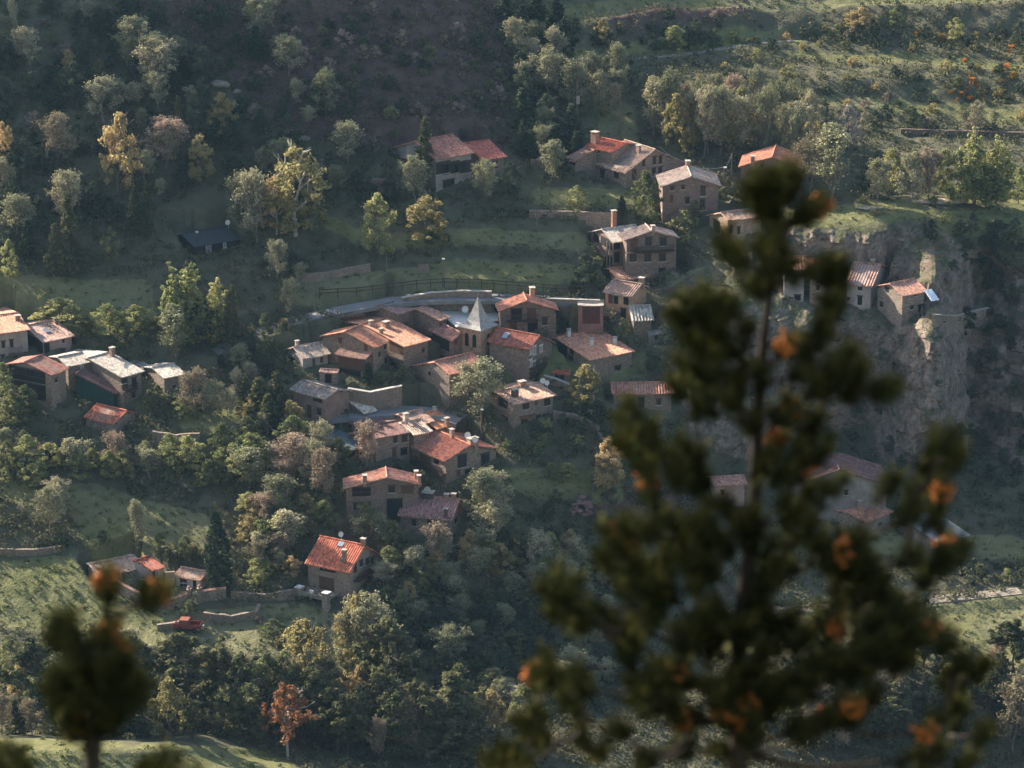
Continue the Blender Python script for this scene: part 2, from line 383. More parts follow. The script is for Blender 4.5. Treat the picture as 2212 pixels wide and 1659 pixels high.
def roof_mesh(L, a, b, p, z, amp, per, rng, thick=.13, rough=.03, hips=False):
    t = math.tan(p); nx = max(12, int(L / per * 6)); xs = np.linspace(-L/2, L/2, nx)
    V, F = [], []
    def slab(y_e, sgn):
        ny = 5; ys = np.linspace(0, y_e, ny); X, Y = np.meshgrid(xs, ys)
        sag = -.10 * rough / .03 * np.sin(PI * (X / L + .5)) * rng.uniform(.2, 1.4)
        Z = z - np.abs(Y) * t + amp * np.cos(2 * PI * X / per) + rough * 3 * fbm(X * 3 + 50 * rng.random() + 90, Y * 3 + 40, 1.7, 3, int(rng.random() * 99)) + sag
        Yj = Y.copy(); Yj[-1] += rough * 2.5 * (np.array([rng.random() for _ in range(nx)]) - .5)
        T = np.stack([X.ravel(), Yj.ravel(), Z.ravel()], 1); Bm = T.copy(); Bm[:, 2] -= thick
        base = sum(len(v) for v in V); n = len(T); V.append(T); V.append(Bm)
        idx = np.arange(n).reshape(ny, nx)
        for i in range(ny - 1):
            for j in range(nx - 1):
                q = [idx[i, j], idx[i, j+1], idx[i+1, j+1], idx[i+1, j]]
                if sgn > 0: q = q
                else: q = q[::-1]
                F.append([base + k for k in q]); F.append([base + n + k for k in q[::-1]])
        bd = list(idx[0]) + list(idx[1:, -1]) + list(idx[-1, -2::-1]) + list(idx[-2:0:-1, 0])
        for i in range(len(bd)):
            k, k2 = bd[i], bd[(i+1) % len(bd)]; q = [base + k, base + k + n, base + k2 + n, base + k2]; F.append(q if sgn > 0 else q[::-1])
    slab(-a, -1)
    if b > .6: slab(b, 1)
    mb = MB(); nr = max(3, int(L / .45)); 
    for i in range(nr):                                     # ridge tiles
        x0 = -L/2 + L * i / nr; x1 = x0 + L / nr * 1.05; zz = z + .03 + rng.uniform(-.015, .02)
        mb.tube([(x0, 0, zz), (min(x1, L/2), 0, zz + .03)], [.13, .11], 6)
    base = sum(len(v) for v in V); V.append(np.array(mb.v)); F += [[base + k for k in f] for f in mb.f]
    return np.vstack(V), F
def add_window(root, fr, kind, w, h, c, wallmat=None):
    """fr = (origin point on the wall, unit along, unit outward)"""
    o, ax, n = Vector(c), Vector(fr[0]), Vector(fr[1]); Z = Vector((0, 0, 1))
    def bx(mb, a0, a1, z0, z1, d0, d1):
        vs = [o + ax * a + Z * z + n * d for z in (z0, z1) for a, d in ((a0, d0), (a1, d0), (a1, d1), (a0, d1))]
        mb.add(vs, [(3, 2, 1, 0), (4, 5, 6, 7), (0, 1, 5, 4), (1, 2, 6, 5), (2, 3, 7, 6), (3, 0, 4, 7)])
    mb = MB(); t = .09
    if kind in ('open', 'barn'):
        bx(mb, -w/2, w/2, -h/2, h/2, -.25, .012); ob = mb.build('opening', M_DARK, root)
        m2 = MB(); bx(m2, -w/2 - .1, w/2 + .1, h/2, h/2 + .2, -.1, .07); 
        if kind == 'barn':
            k = max(1, int(w / 2.2))
            for i in range(1, k + 1): bx(m2, -w/2 + w*i/(k+1) - .07, -w/2 + w*i/(k+1) + .07, -h/2, h/2, .013, .09)
            bx(m2, -w/2, w/2, -.1, .08, .014, .12)
        m2.build('lintel', M_WOOD, ob); return ob
    if kind in ('door', 'shut', 'garage'):
        mt = {'door': M_WOOD, 'shut': m_flat('brown_shutter', (.11, .055, .035), .7, .2), 'garage': m_flat('dark_red_wood', (.10, .035, .03), .7, .2)}[kind]
        k = max(2, int(w / .22))
        for i in range(k): bx(mb, -w/2 + w*i/k + .008, -w/2 + w*(i+1)/k - .008, -h/2, h/2, -.1, .02 + .004 * (i % 2))
        bx(mb, -w/2 - .08, w/2 + .08, h/2, h/2 + .16, -.1, .06)
        return mb.build('door' if kind != 'shut' else 'shutter', mt, root)
    fm = M_WHITE if kind == 'white' else M_WOOD
    bx(mb, -w/2, -w/2 + t, -h/2, h/2, -.1, .05); bx(mb, w/2 - t, w/2, -h/2, h/2, -.1, .05)
    bx(mb, -w/2 + t, w/2 - t, h/2 - t, h/2, -.1, .05); bx(mb, -w/2 + t, w/2 - t, -h/2, -h/2 + t, -.1, .05)
    nm = 3 if kind == 'white' else 1 if w < 1.6 else 2
    for i in range(nm):
        x = -w/2 + w * (i + 1) / (nm + 1); bx(mb, x - .03, x + .03, -h/2 + t, h/2 - t, -.1, .04)
    bx(mb, -w/2 - .15, w/2 + .15, h/2 + .004, h/2 + .17, -.1, .03)
    ob = mb.build('window', fm, root)
    m2 = MB(); bx(m2, -w/2 + .02, w/2 - .02, -h/2 + .02, h/2 - .02, -.2, .015); m2.build('pane', M_GLASS, ob)
    m3 = MB(); bx(m3, -w/2 - .12, w/2 + .12, -h/2 - .12, -h/2, -.1, .10); m3.build('sill', M_STONECAP, ob)
    return ob
def house(key, label, cat, obs, base, wall=None, roof=None, wins=(), chim=(), dishes=(), th=None, shed=False, p0=19., L0=None, b0=None,
          amp=.045, per=.27, rough=.03, over=.45, mark=None, balc=(), sky=(), post=(), open_side=None, dd=0, group=None, front=1.6):
    hp = hit(*base); depth = hp.y + dd
    obs = {k: tuple(v) for k, v in obs.items()}
    cost, q = fit_roof(obs, depth, th, shed, p0, L0, b0)
    P = roof_pts(q, depth); xc, zc, th_, L, a, b, p = q
    ax = Vector((math.cos(th_), math.sin(th_), 0)); ay = Vector((-math.sin(th_), math.cos(th_), 0))
    mid = (Vector(P['R0']) + Vector(P['R1'])) / 2; b = b if not shed else .35
    hz = [ground_z(*(mid + ax*sx*L/2 + ay*sy).xy) for sx in (-1, 1) for sy in (-a, b)]
    hz = [h for h in hz if h is not None] + [hp.z]
    zb = min(hz) - 1.2; zr = mid.z; t = math.tan(p); eave = zr - max(a, b) * t
    cen = Vector((mid.x, mid.y, 0)); rz = max(hp.z, zb + 1)
    root = thing(cat.replace(' ', '_'), label, cat, (mid.x, mid.y, rz), th_, group)
    rng = random.Random(hash(round(mid.x*10)) & 0xffff); o = min(over, a*.3)
    Lx = L/2 - o*.8; yf = -a + o; yb = max(b - o, -.1) if b > .6 else .15
    zt = lambda y: zr - abs(y) * t - .12 - rz
    wallm = wall or m_stone()
    mb = MB(); sec = [(yf, zb - rz), (yf, zt(yf))] + ([(0, zt(0))] if yb > .3 else []) + [(yb, zt(yb)), (yb, zb - rz)]
    prism(mb, sec, -Lx, Lx); mb.build('wall', wallm, root)
    V, F = roof_mesh(L, a, b, p, zr - rz, amp, per, rng, rough=rough)
    beams = MB(); nF = len(F)
    if a > 2.5:
        for sx in (-1, 1):
            for y in np.linspace(yf + .2, max(yb, 0) - .2, 4):
                beams.box(sx * Lx - (.0 if sx > 0 else .32), sx * Lx + (.32 if sx > 0 else 0), y - .07, y + .07, zt(y) - .19, zt(y) - .03)
        for x in np.linspace(-Lx + .3, Lx - .3, max(3, int(L / 1.1))): beams.box(x - .05, x + .05, yf - o + .1, yf + .0, zt(yf) - .12 - (o - .1) * t * .5, zt(yf) - .02 - (o-.1)*t*.5)
    if beams.v: nV = len(V); V = np.vstack([V, np.array(beams.v)]); F = F + [[k + nV for k in f] for f in beams.f]
    ro = link('roof', mesh_np('roof', V, F, [roof or m_tile((.42, .16, .09)), M_WOOD], fmat=[0] * nF + [1] * (len(F) - nF)), root)
    # local ray
    inv = Matrix.Rotation(-th_, 3, 'Z')
    lc = inv @ (CAM - Vector((mid.x, mid.y, rz)))
    def lray(u, v): return inv @ Vector(ray(u, v))
    FAC = {'E': ((0, 1, 0), yf, (1, 0, 0), (0, -1, 0)), 'G0': ((1, 0, 0), -Lx, (0, 1, 0), (-1, 0, 0)), 'G1': ((1, 0, 0), Lx, (0, 1, 0), (1, 0, 0))}
    def on_fac(f, u, v):
        i = 1 if f == 'E' else 0; val = FAC[f][1]; d = lray(u, v); tt = (val - lc[i]) / d[i]; return lc + d * tt
    for w in wins:
        f, (u, v), wp, hpx = w[:4]; kind = w[4] if len(w) > 4 else 'win'; k = w[5] if len(w) > 5 else 1
        c = on_fac(f, u, v); l_ = on_fac(f, u - wp/2, v); r_ = on_fac(f, u + wp/2, v)
        ww = abs((l_ - r_).y if f != 'E' else (l_ - r_).x); hh = hpx * (depth / CP / FV)*1.05
        lim = Lx if f == 'E' else None
        ww = min(ww, 7.0)
        if f == 'E': c.x = max(-Lx + ww/2, min(Lx - ww/2, c.x)); top = zt(yf) - .15
        else:
            lo, hi = (yf, yb); ww = min(ww, (hi - lo) * .85); c.y = max(lo + ww/2 + .1, min(hi - ww/2 - .1, c.y)); top = min(zt(c.y - ww/2), zt(c.y + ww/2)) - .2
        if c.z + hh/2 > top: c.z = top - hh/2
        ax_ = FAC[f][2]
        add_window(root, (ax_, FAC[f][3]), kind, ww, hh, c)
    def on_roof(u, v):
        d = lray(u, v); z0 = zr - rz    # plane z = z0 + y*t
        tt = (z0 + lc.y * t - lc.z) / (d.z - d.y * t); return lc + d * tt
    for ch in chim:
        (u, v), hm, wm = ch[:3]; c = on_roof(u, v); c.y = max(-a + .3, min(b * .6, c.y)); c.x = max(-L/2 + .4, min(L/2 - .4, c.x))
        z0 = zr - rz - abs(c.y) * t - .6; mb = MB(); mb.box(c.x - wm/2, c.x + wm/2, c.y - wm*.4, c.y + wm*.4, z0, z0 + .6 + hm)
        ob = mb.build('chimney', ch[3] if len(ch) > 3 else m_stone((.36, .27, .21)), root)
        m2 = MB(); e = .1; h_ = z0 + .6 + hm
        for sx in (-1, 1):
            for sy in (-1, 1): m2.box(c.x + sx*wm*.38 - .06, c.x + sx*wm*.38 + .06, c.y + sy*wm*.3 - .06, c.y + sy*wm*.3 + .06, h_, h_ + .16)
        m2.box(c.x - wm/2 - e, c.x + wm/2 + e, c.y - wm*.4 - e, c.y + wm*.4 + e, h_ + .16, h_ + .24); m2.build('chimney_cap', M_STONECAP, ob)
    for ds in dishes:
        u, v, r = ds; c = on_roof(u, v); c.y = max(-a + .3, min(b, c.y)); c.x = max(-L/2, min(L/2, c.x))
        z0 = zr - rz - abs(c.y) * t; zc_ = z0 + .8; mb = MB(); mb.tube([(c.x, c.y, z0 - .1), (c.x, c.y, zc_)], [.03, .03], 5)
        nrm = (inv @ Vector((-.35, -.85, .38))).normalized(); s1 = nrm.cross(Vector((0, 0, 1))).normalized(); s2 = s1.cross(nrm)
        cc = Vector((c.x, c.y, zc_ + r*.3)) + nrm * .15; ring = [[cc + nrm * (.25 * r * k * k) + (s1 * math.cos(2*PI*i/14) + s2 * math.sin(2*PI*i/14)) * r * k for i in range(14)] for k in (.35, .7, 1)]
        vs = [cc] + ring[0] + ring[1] + ring[2]; fs = [[0, 1 + i, 1 + (i+1) % 14] for i in range(14)]
        for k in (0, 1): fs += [[1 + 14*k + i, 15 + 14*k + i, 15 + 14*k + (i+1) % 14, 1 + 14*k + (i+1) % 14] for i in range(14)]
        mb.add(vs, fs); mb.tube([cc + s2 * -r*.9, cc + nrm * r * .9], [.02, .02], 4); mb.build('satellite_dish', M_WHITE, root)
    for sk in sky:
        c = on_roof(*sk); mb = MB(); s = .45
        vs = []
        for dz in (.05, .16):
            for dx_, dy_ in ((-s, -s*1.2), (s, -s*1.2), (s, s*1.2), (-s, s*1.2)): vs.append((c.x + dx_, c.y + dy_, zr - rz - abs(c.y + dy_) * t + dz))
        mb.add(vs, [(3, 2, 1, 0), (4, 5, 6, 7), (0, 1, 5, 4), (1, 2, 6, 5), (2, 3, 7, 6), (3, 0, 4, 7)]); mb.build('skylight', m_flat('skylight_glass', (.25, .3, .34), .08, .05, spec=.8), root)
    for bc in balc:
        f, (u0, v0), (u1, v1) = bc[:3]; dep_ = bc[3] if len(bc) > 3 else 1.0; mt = bc[4] if len(bc) > 4 else M_WOOD; rail = bc[5] if len(bc) > 5 else 1.0
        p0_, p1_ = on_fac(f, u0, v0), on_fac(f, u1, v1); zz = (p0_.z + p1_.z) / 2; mb = MB(); r2 = MB()
        if f == 'E':
            x0, x1 = sorted((p0_.x, p1_.x)); x0 = max(x0, -Lx - .3); x1 = min(x1, Lx + .3); mb.box(x0, x1, yf - dep_, yf + .02, zz - .14, zz)
            n = max(3, int((x1 - x0) / .16))
            for i in range(n + 1): x = x0 + .03 + (x1 - x0 - .06) * i / n; r2.box(x - .02, x + .02, yf - dep_ + .02, yf - dep_ + .06, zz, zz + rail)
            r2.box(x0, x1, yf - dep_, yf - dep_ + .08, zz + rail, zz + rail + .07)
            for x in (x0, x1 - .06): r2.box(x, x + .06, yf - dep_ + .08, yf, zz + rail, zz + rail + .07)
        else:
            sx = -1 if f == 'G0' else 1; xw = sx * Lx; y0, y1 = sorted((p0_.y, p1_.y)); y0 = max(y0, yf - .3); y1 = min(y1, yb + .3)
            def bb(m_, xa, xb, *r): m_.box(min(xa, xb), max(xa, xb), *r)
            bb(mb, xw, xw + sx*dep_, y0, y1, zz - .14, zz); n = max(3, int((y1 - y0) / .16))
            for i in range(n + 1): y = y0 + .03 + (y1 - y0 - .06) * i / n; bb(r2, xw + sx*(dep_ - .06), xw + sx*(dep_ - .02), y - .02, y + .02, zz, zz + rail)
            bb(r2, xw + sx*(dep_ - .08), xw + sx*dep_, y0, y1, zz + rail, zz + rail + .07)
        ob = mb.build('balcony', mt, root); r2.build('railing', mt, ob)
    for pt in post:
        f, (u, v), hm = pt; c = on_fac(f, u, v); mb = MB(); q_ = c + Vector((0, -1.1, 0)) if f == 'E' else c + Vector((-.9 if f == 'G0' else .9, 0, 0)); mb.box(q_.x - .09, q_.x + .09, q_.y - .09, q_.y + .09, c.z - hm, zr - rz - abs(q_.y)*t - .1); mb.build('post', M_WOODL, root)
    FOOT.append((mid.x, mid.y, th_, L/2 + .6, a + .6, b + .6, eave, hp.z, front))
    uc, vc = proj((mid.x, mid.y, zr)); LANDMARKS.append((uc, vc, mark or label))
    e = [math.hypot(*(np.array(proj(P[k])) - np.array(v))) for k, v in obs.items()]
    print('HOUSE %-42s err %.1f th %.0f L %.1f a %.1f b %.1f p %.0f dep %.0f wallh %.1f x %.0f' % ((mark or label)[:42], max(e), math.degrees(th_), L, a, b, math.degrees(p), depth, zr - a*t - hp.z, mid.x))
    root['mk'] = mark
    HOUSES.append((root, q, depth)); return root
# ------------------------------------------------------------------ the houses of the village
S1, S2, S3, S4 = m_stone((.27,.215,.175)), m_stone((.30,.25,.21)), m_stone((.24,.185,.155)), m_stone((.33,.27,.22))
PB, PG, PO, PP = m_plaster((.30,.20,.15)), m_plaster((.34,.31,.27)), m_plaster((.50,.30,.19)), m_plaster((.42,.35,.31))
T_red = m_tile((.46,.13,.07), (.40,.24,.17), .25, .25); T_new = m_tile((.50,.15,.085), (.5,.25,.18), .15, .15)
T_or = m_tile((.52,.20,.11), (.55,.34,.24), .4, .3); T_pk = m_tile((.50,.29,.21), (.56,.46,.36), .6, .3)
T_old = m_tile((.38,.17,.11), (.44,.36,.28), .55, .5); T_gry = m_tile((.30,.24,.20), (.42,.38,.33), .7, .5)
T_brn = m_tile((.20,.10,.085), (.26,.17,.14), .4, .35); T_wht = m_tile((.44,.385,.31), (.54,.49,.41), .6, .35); T_mve = m_tile((.28,.16,.14), (.33,.24,.21), .4, .3)
SLATE = m_flat('slate', (.045,.055,.06), .6, .25, 3)
O = dict
# upper houses
house('villa','pale two storey villa half hidden by a tall fir, windows in a long band','house',
  O(R0=N_(1205,1025),R1=N_(1510,1008),E1=N_(1655,1132),E0=N_(1378,1160),F0=N_(1010,1103)), N_(1500,1440), PG, m_tile((.40,.17,.12),(.42,.30,.24),.5,.4),
  wins=[('E',N_(1415,1240),30,24),('E',N_(1482,1240),36,24),('E',N_(1550,1238),26,24),('E',N_(1603,1230),20,24),('E',N_(1465,1355),50*.5,16),('G0',N_(1115,1205),22,18),('G0',N_(1160,1215),14,18)], chim=[], mark='the pale villa')
house('villa_wing','small wing with a smooth red pyramid roof joined to the uphill villa','house',
  O(R0=N_(1600,1052),R1=N_(1745,1042),E1=N_(1925,1160),E0=N_(1690,1168)), N_(1800,1330), S1, m_tile((.44,.13,.09),(.40,.18,.13),.3,.2), wins=[('E',N_(1800,1220),14,14)], rough=.015, mark='the red roofed villa wing')
house('farmhouse','red patched farmhouse roof carrying a stout square chimney, highest on the slope','house',
  O(R0=L_(730,1015),R1=L_(935,1058),E1=L_(825,1112),E0=L_(622,1080)), L_(800,1300), S2, T_red, chim=[(L_(700,1050),1.6,1.1,m_stone((.42,.28,.2)))], wins=[('E',L_(725,1118),7,5)], th=-35, mark='the farmhouse with the square chimney')
house('farmhouse_annex','low rust tiled annex at the end of the uphill farmhouse','house',
  O(R0=L_(625,1090),R1=L_(695,1105),E1=L_(550,1195),E0=L_(472,1165)), L_(640,1290), S2, T_old, th=-35, wins=[('E',L_(590,1190),12,8,'open')], mark='the rust tiled annex')
house('mottled_house','big house with broad lichen mottled roof and curved corner balcony','house',
  O(R0=L_(930,1055),R1=L_(1165,1080),E1=L_(925,1245),E0=L_(675,1210),F1=L_(1400,1240)), L_(930,1400), S2, m_tile((.44,.28,.2),(.55,.47,.38),.8,.5), rough=.05,
  wins=[('G1',L_(1138,1185),7,16),('G1',L_(1183,1180),7,16),('G1',L_(1135,1272),7,16),('G1',L_(1180,1260),7,14),('G1',L_(990,1290),9,20,'door'),('G1',L_(1060,1195),6,14),('E',L_(755,1285),10,18,'open'),('E',L_(858,1280),10,18,'open'),('E',L_(800,1370),30,12,'open')],
  chim=[(L_(1022,1120),.9,.7)], balc=[('E',L_(740,1340),L_(870,1375),1.1,M_WOODL,.8)], mark='the mottled roof house')
house('stone_house','rough stone house with stacked twin gables and small deep windows','house',
  O(R0=L_(1415,1300),E0=L_(1650,1372),F0=L_(1165,1370),R1=L_(1380,1215),E1=L_(1575,1290),F1=L_(1160,1285)), L_(1420,1590), m_stone((.27,.20,.175)), m_tile((.45,.33,.26),(.6,.53,.45),.7,.4),
  wins=[('G0',L_(1270,1390),9,8),('G0',L_(1350,1383),7,8),('G0',L_(1497,1410),11,20),('G0',L_(1382,1480),9,13),('G0',L_(1493,1510),11,22),('G0',L_(1265,1470),7,14,'shut')], th=80, chim=[(L_(1385,1225),.7,.8)], mark='the twin gable stone house')
house('awning_porch','little porch with pale striped tiles against the rough stone house','porch',
  O(R0=L_(1190,1505),R1=L_(1362,1510),E1=L_(1366,1570),E0=L_(1190,1557)), L_(1200,1612), S2, T_wht, shed=True, amp=.07, per=.42, over=.2, mark='the striped porch')
house('gable_house','stone house with thin orange gable edges partly behind the pine top','house',
  O(R0=M_(165,1158),E0=M_(390,1240),F0=L_(1755,1230)), (1665,432), m_stone((.28,.19,.16)), T_or, th=84, L0=8,
  wins=[('G0',M_(90,1225),5,7),('G0',M_(262,1225),6,5),('G0',L_(1830,1290),5,7),('G0',M_(90,1310),7,9)], chim=[(L_(1850,1150),.8,.7)], mark='the orange edged gable house')
house('ruin_barn','sunlit rubble barn with a slipped roof beside the pine top','barn',
  O(R0=L_(1640,1568),R1=L_(1900,1535),E1=L_(1960,1600),E0=L_(1665,1610),F0=L_(1515,1588)), (1620,524), m_stone((.42,.31,.23)), m_tile((.44,.25,.18),(.55,.45,.35),.8,.6), rough=.09, th=22,
  wins=[('G0',(1548,490),14,24,'open'),('E',D(1970,210),6,14,'open'),('E',D(2070,230),6,14,'open')], mark='the rubble barn')
# chalet group
house('chalet','large timber galleried chalet, its broad gable crossed by dark balconies','house',
  O(R0=D(985,230),E0=D(1320,325),F0=D(620,340),R1=D(880,150)), D(900,860), m_stone((.26,.2,.17)), m_tile((.42,.30,.24),(.55,.46,.38),.7,.3), th=80,
  wins=[('G0',D(930,370),14,17),('G0',D(1115,370),15,17),('G0',D(745,390),16,30,'shut'),('G0',D(735,570),15,18),('G0',D(920,575),15,16),('G0',D(1105,570),15,16),('G0',D(1100,760),15,17,'open')],
  balc=[('G0',D(640,480),D(1240,480),1.0,M_WOOD,.9)], chim=[(D(985,225),.6,.6,m_stone((.5,.4,.3)))], mark='the galleried chalet')
house('chalet_wing','chalet wing with pale ribbed roof over an open corner veranda','house',
  O(R0=D(325,188),R1=D(760,182),E0=D(480,345),E1=D(915,339),F0=D(150,260)), D(480,700), m_stone((.3,.22,.19)), m_tile((.55,.46,.38),(.66,.58,.48),.6,.2), amp=.05, per=.3, L0=7,
  wins=[('G0',D(400,320),26,18,'open'),('G0',D(270,310),12,16,'open'),('E',D(530,400),14,16,'open'),('G0',D(380,590),30,18,'open'),('E',D(530,570),12,20,'open')],
  balc=[('G0',D(205,440),D(470,500),1.2,M_WOODL,.9)], post=[('G0',D(205,470),2.5),('G0',D(470,560),4)], chim=[(D(490,175),2.6,.7,m_stone((.4,.22,.16)))], mark='the chalet veranda wing')
house('tool_house','low lit orange tiled shed roof tucked under the chalet','shed',
  O(R0=D(430,695),R1=D(845,688),E1=D(1000,805),E0=D(520,832)), D(650,925), S1, m_tile((.55,.27,.16),(.66,.45,.32),.5,.3), b0=2.0, L0=8, mark='the shed roof under the chalet')
house('orange_house','orange rendered cottage with ribbed roof standing on a tall stone base by the road','house',
  O(R0=D(488,848),R1=D(862,888),E1=D(735,1032),E0=D(315,1020),F1=D(935,968)), D(560,1360), PO, m_tile((.36,.22,.17),(.5,.4,.33),.5,.3), amp=.07, per=.42, th=-14,
  wins=[('E',D(450,1090),10,20,'shut'),('E',D(517,1095),10,20,'open'),('E',D(645,1098),11,20,'open'),('E',D(610,1300),12,28,'open')], chim=[(D(845,880),.9,.8)], mark='the orange cottage')
house('striped_shed','narrow shed with bold pale striped roof below the orange cottage','shed',
  O(R0=D(700,1180),R1=D(950,1168),E1=D(1010,1325),E0=D(697,1395)), D(760,1580), S1, T_wht, shed=True, amp=.08, per=.48, wins=[], mark='the bold striped shed')
house('privy','tiny flat roofed stone hut standing alone under the rock','hut',
  O(R0=D(930,1525),R1=D(1080,1490),E1=D(1105,1500),E0=D(955,1545)), D(1000,1660), PG, m_flat('slab', (.3,.27,.23), .9), p0=8, shed=True, wins=[('E',D(1025,1585),6,8)], over=.2, mark='the lone hut')
house('garage','low roadside garage with dark red doors','garage',
  O(R0=B(1130,268),R1=B(1385,275),E1=B(1390,300),E0=B(1135,292)), B(1260,500), m_plaster((.33,.17,.13)), m_flat('concrete', (.45,.38,.32), .9), p0=8, shed=True, amp=0, over=.1,
  wins=[('E',B(1265,400),38,34,'garage')], mark='the roadside garage')
house('gable_front','dark timber fronted house, its orange roof folded toward the road','house',
  O(R0=B(648,248),R1=B(603,183),F0=B(352,340),F1=B(303,262),E0=B(952,357),E1=B(905,285)), B(650,590), m_stone((.24,.19,.16)), m_tile((.52,.22,.13),(.55,.33,.23),.4,.25), rough=.015,
  wins=[('G0',B(530,400),24,28,'open'),('G0',B(680,400),20,30,'shut'),('G0',B(810,455),12,16),('G0',B(690,500),22,26,'open'),('G0',B(500,500),16,22,'shut')], balc=[('G0',B(430,440),B(740,440),.9)],
  chim=[(B(680,195),1.2,.9,m_stone((.5,.34,.26)))], th=70, mark='the timber fronted house')
house('balcony_house','mossy red roofed house beside the bell tower, tiers of white casements and iron balconies','house',
  O(R0=B(340,530),R1=B(780,582),E1=B(655,700),E0=B(215,655),F1=B(912,682)), B(575,1060), m_stone((.23,.19,.165)), m_tile((.40,.12,.075),(.42,.26,.18),.35,.4),
  wins=[('G1',B(650,740),5,14,'white'),('G1',B(708,742),6,18,'white'),('G1',B(772,725),6,14,'white'),('G1',B(640,882),5,14,'white'),('G1',B(705,888),6,18,'white'),('G1',B(770,870),5,12,'white'),('G1',B(630,1020),9,14),('G1',B(765,1010),7,14,'open')],
  balc=[('G1',B(650,905),B(790,880),.8),('G1',B(610,985),B(800,965),.6)], sky=[B(425,600)], mark='the white casement house')
house('long_orange_house','long broad orange roof with three small white chimneys','house',
  O(R0=B(930,598),R1=B(1325,570),E1=B(1765,795),E0=B(1222,757),F0=B(820,615)), B(1400,1090), m_stone((.27,.22,.185)), m_tile((.56,.26,.155),(.62,.40,.28),.35,.12), rough=.012,
  wins=[('E',B(1527,928),14,15,'open'),('E',B(1665,918),6,10,'win'),('G0',B(1075,715),8,12,'open'),('G0',B(1065,830),10,14,'open'),('G0',B(980,760),22,40,'open')],
  chim=[(B(1045,600),.9,.5,M_WHITE),(B(1268,685),.8,.5,M_WHITE),(B(1498,670),.8,.5,M_WHITE)], mark='the long orange roof')
house('byre','long low byre with streaked red and grey tiles beside the pine','barn',
  O(R0=B(1440,1052),R1=B(2040,1066),E1=B(2110,1190),E0=B(1480,1132)), (1386,888), S1, m_tile((.45,.18,.12),(.5,.42,.36),.6,.6), amp=.07, per=.42, b0=2.0,
  wins=[('E',B(1758,1262),13,24,'open'),('E',B(1930,1250),10,12)], mark='the long byre')
house('porch_shed','narrow porch with red tiled edge joined to the long orange house','porch',
  O(R0=B(888,938),R1=B(1065,955),E1=B(1060,972),E0=B(885,955)), B(960,1075), S1, T_red, p0=8, shed=True, over=.15, wins=[('E',B(955,1020),20,18,'barn')], mark='the red edged porch')
house('corner_house','peach roofed stone house over the lane with one dark chimney and two dishes','house',
  O(R0=B(290,1135),R1=B(770,1080),E1=B(920,1190),E0=B(525,1238),F0=B(180,1142)), B(450,1540), S2, m_tile((.55,.32,.22),(.62,.47,.37),.5,.15), rough=.02,
  wins=[('E',B(622,1272),14,16),('E',B(722,1255),5,12,'shut'),('E',B(832,1250),13,15),('E',B(606,1455),14,26,'door'),('E',B(742,1415),10,15),('E',B(815,1408),12,15),('G0',B(400,1260),20,18,'open'),('G0',B(390,1440),24,24,'open')],
  balc=[('G0',B(260,1370),B(440,1350),1.2,M_WOODL),('E',B(560,1385),B(700,1375),.8,m_flat('rust', (.2,.09,.06)),.05)], chim=[(B(515,1190),.9,.9,m_stone((.14,.12,.11))),(B(585,1090),.6,1.0)], dishes=[(B(795,1100)[0],B(795,1100)[1],.45),(B(835,1120)[0],B(835,1120)[1],.4)], mark='the peach roofed corner house')
# church
ch = house('church','plain stone church nave with round window and arched door','church',
  O(R0=A(1735,800),E0=A(1955,930),E1=B(240,893),R1=B(115,787),F0=A(1480,882)), A(1930,1285), m_stone((.27,.225,.19)), m_tile((.50,.20,.13),(.55,.40,.30),.5,.3), over=.25, wins=[], mark='the church')
# houses west of the church
house('low_house','low house with bright buff roof at the edge of the dark hedge','house',
  O(R0=A(200,650),R1=A(520,603),E1=A(625,735),E0=A(300,782),F0=A(100,692)), A(290,935), PG, m_tile((.52,.38,.29),(.62,.53,.42),.7,.3), b0=2, rough=.03,
  wins=[('G0',A(165,815),14,16),('E',A(430,830),6,24,'shut'),('E',A(515,795),7,14,'shut')], chim=[(A(245,640),.7,.5,m_stone((.55,.4,.33)))], mark='the low buff roof house')
house('timber_barn','open timber hay barn between the low house and the tall gable','barn',
  O(R0=A(755,650),R1=A(1095,700),E1=A(1000,778),E0=A(650,735)), A(960,1065), S3, m_tile((.48,.26,.18),(.55,.42,.32),.6,.5), th=-22, wins=[('E',A(800,830),58,28,'shut'),('E',A(830,970),46,24,'barn')], mark='the timber hay barn')
house('tall_gable','wide gabled house with bright orange tiles and sparse openings','house',
  O(R0=A(760,470),R1=A(950,430),E1=A(1290,605),E0=A(1095,632),F0=A(490,560)), A(1110,1000), m_stone((.29,.235,.2)), m_tile((.55,.22,.12),(.60,.36,.24),.5,.3),
  wins=[('G0',A(720,590),8,10,'shut'),('G0',A(1005,655),8,14,'shut'),('E',A(1255,645),5,8),('E',A(1240,805),4,10,'open'),('E',A(1155,745),4,7,'open')], mark='the orange tiled wide gable')
house('rear_range','orange roofed range stepping behind the wide gable, two squat chimneys','house',
  O(R0=A(960,398),R1=A(1270,345),E1=A(1735,580),E0=A(1425,640)), A(1420,930), m_stone((.27,.22,.18)), m_tile((.54,.24,.14),(.58,.38,.27),.45,.2),
  wins=[('E',A(1640,700),6,6,'open'),('G0',A(1400,700),30,16,'shut'),('G0',A(1380,860),34,22,'open')], chim=[(A(1060,420),.6,.6,m_stone((.5,.45,.4))),(A(1230,430),.6,.9,m_stone((.45,.28,.2))),(A(1140,510),.5,.5)], mark='the stepped orange range')
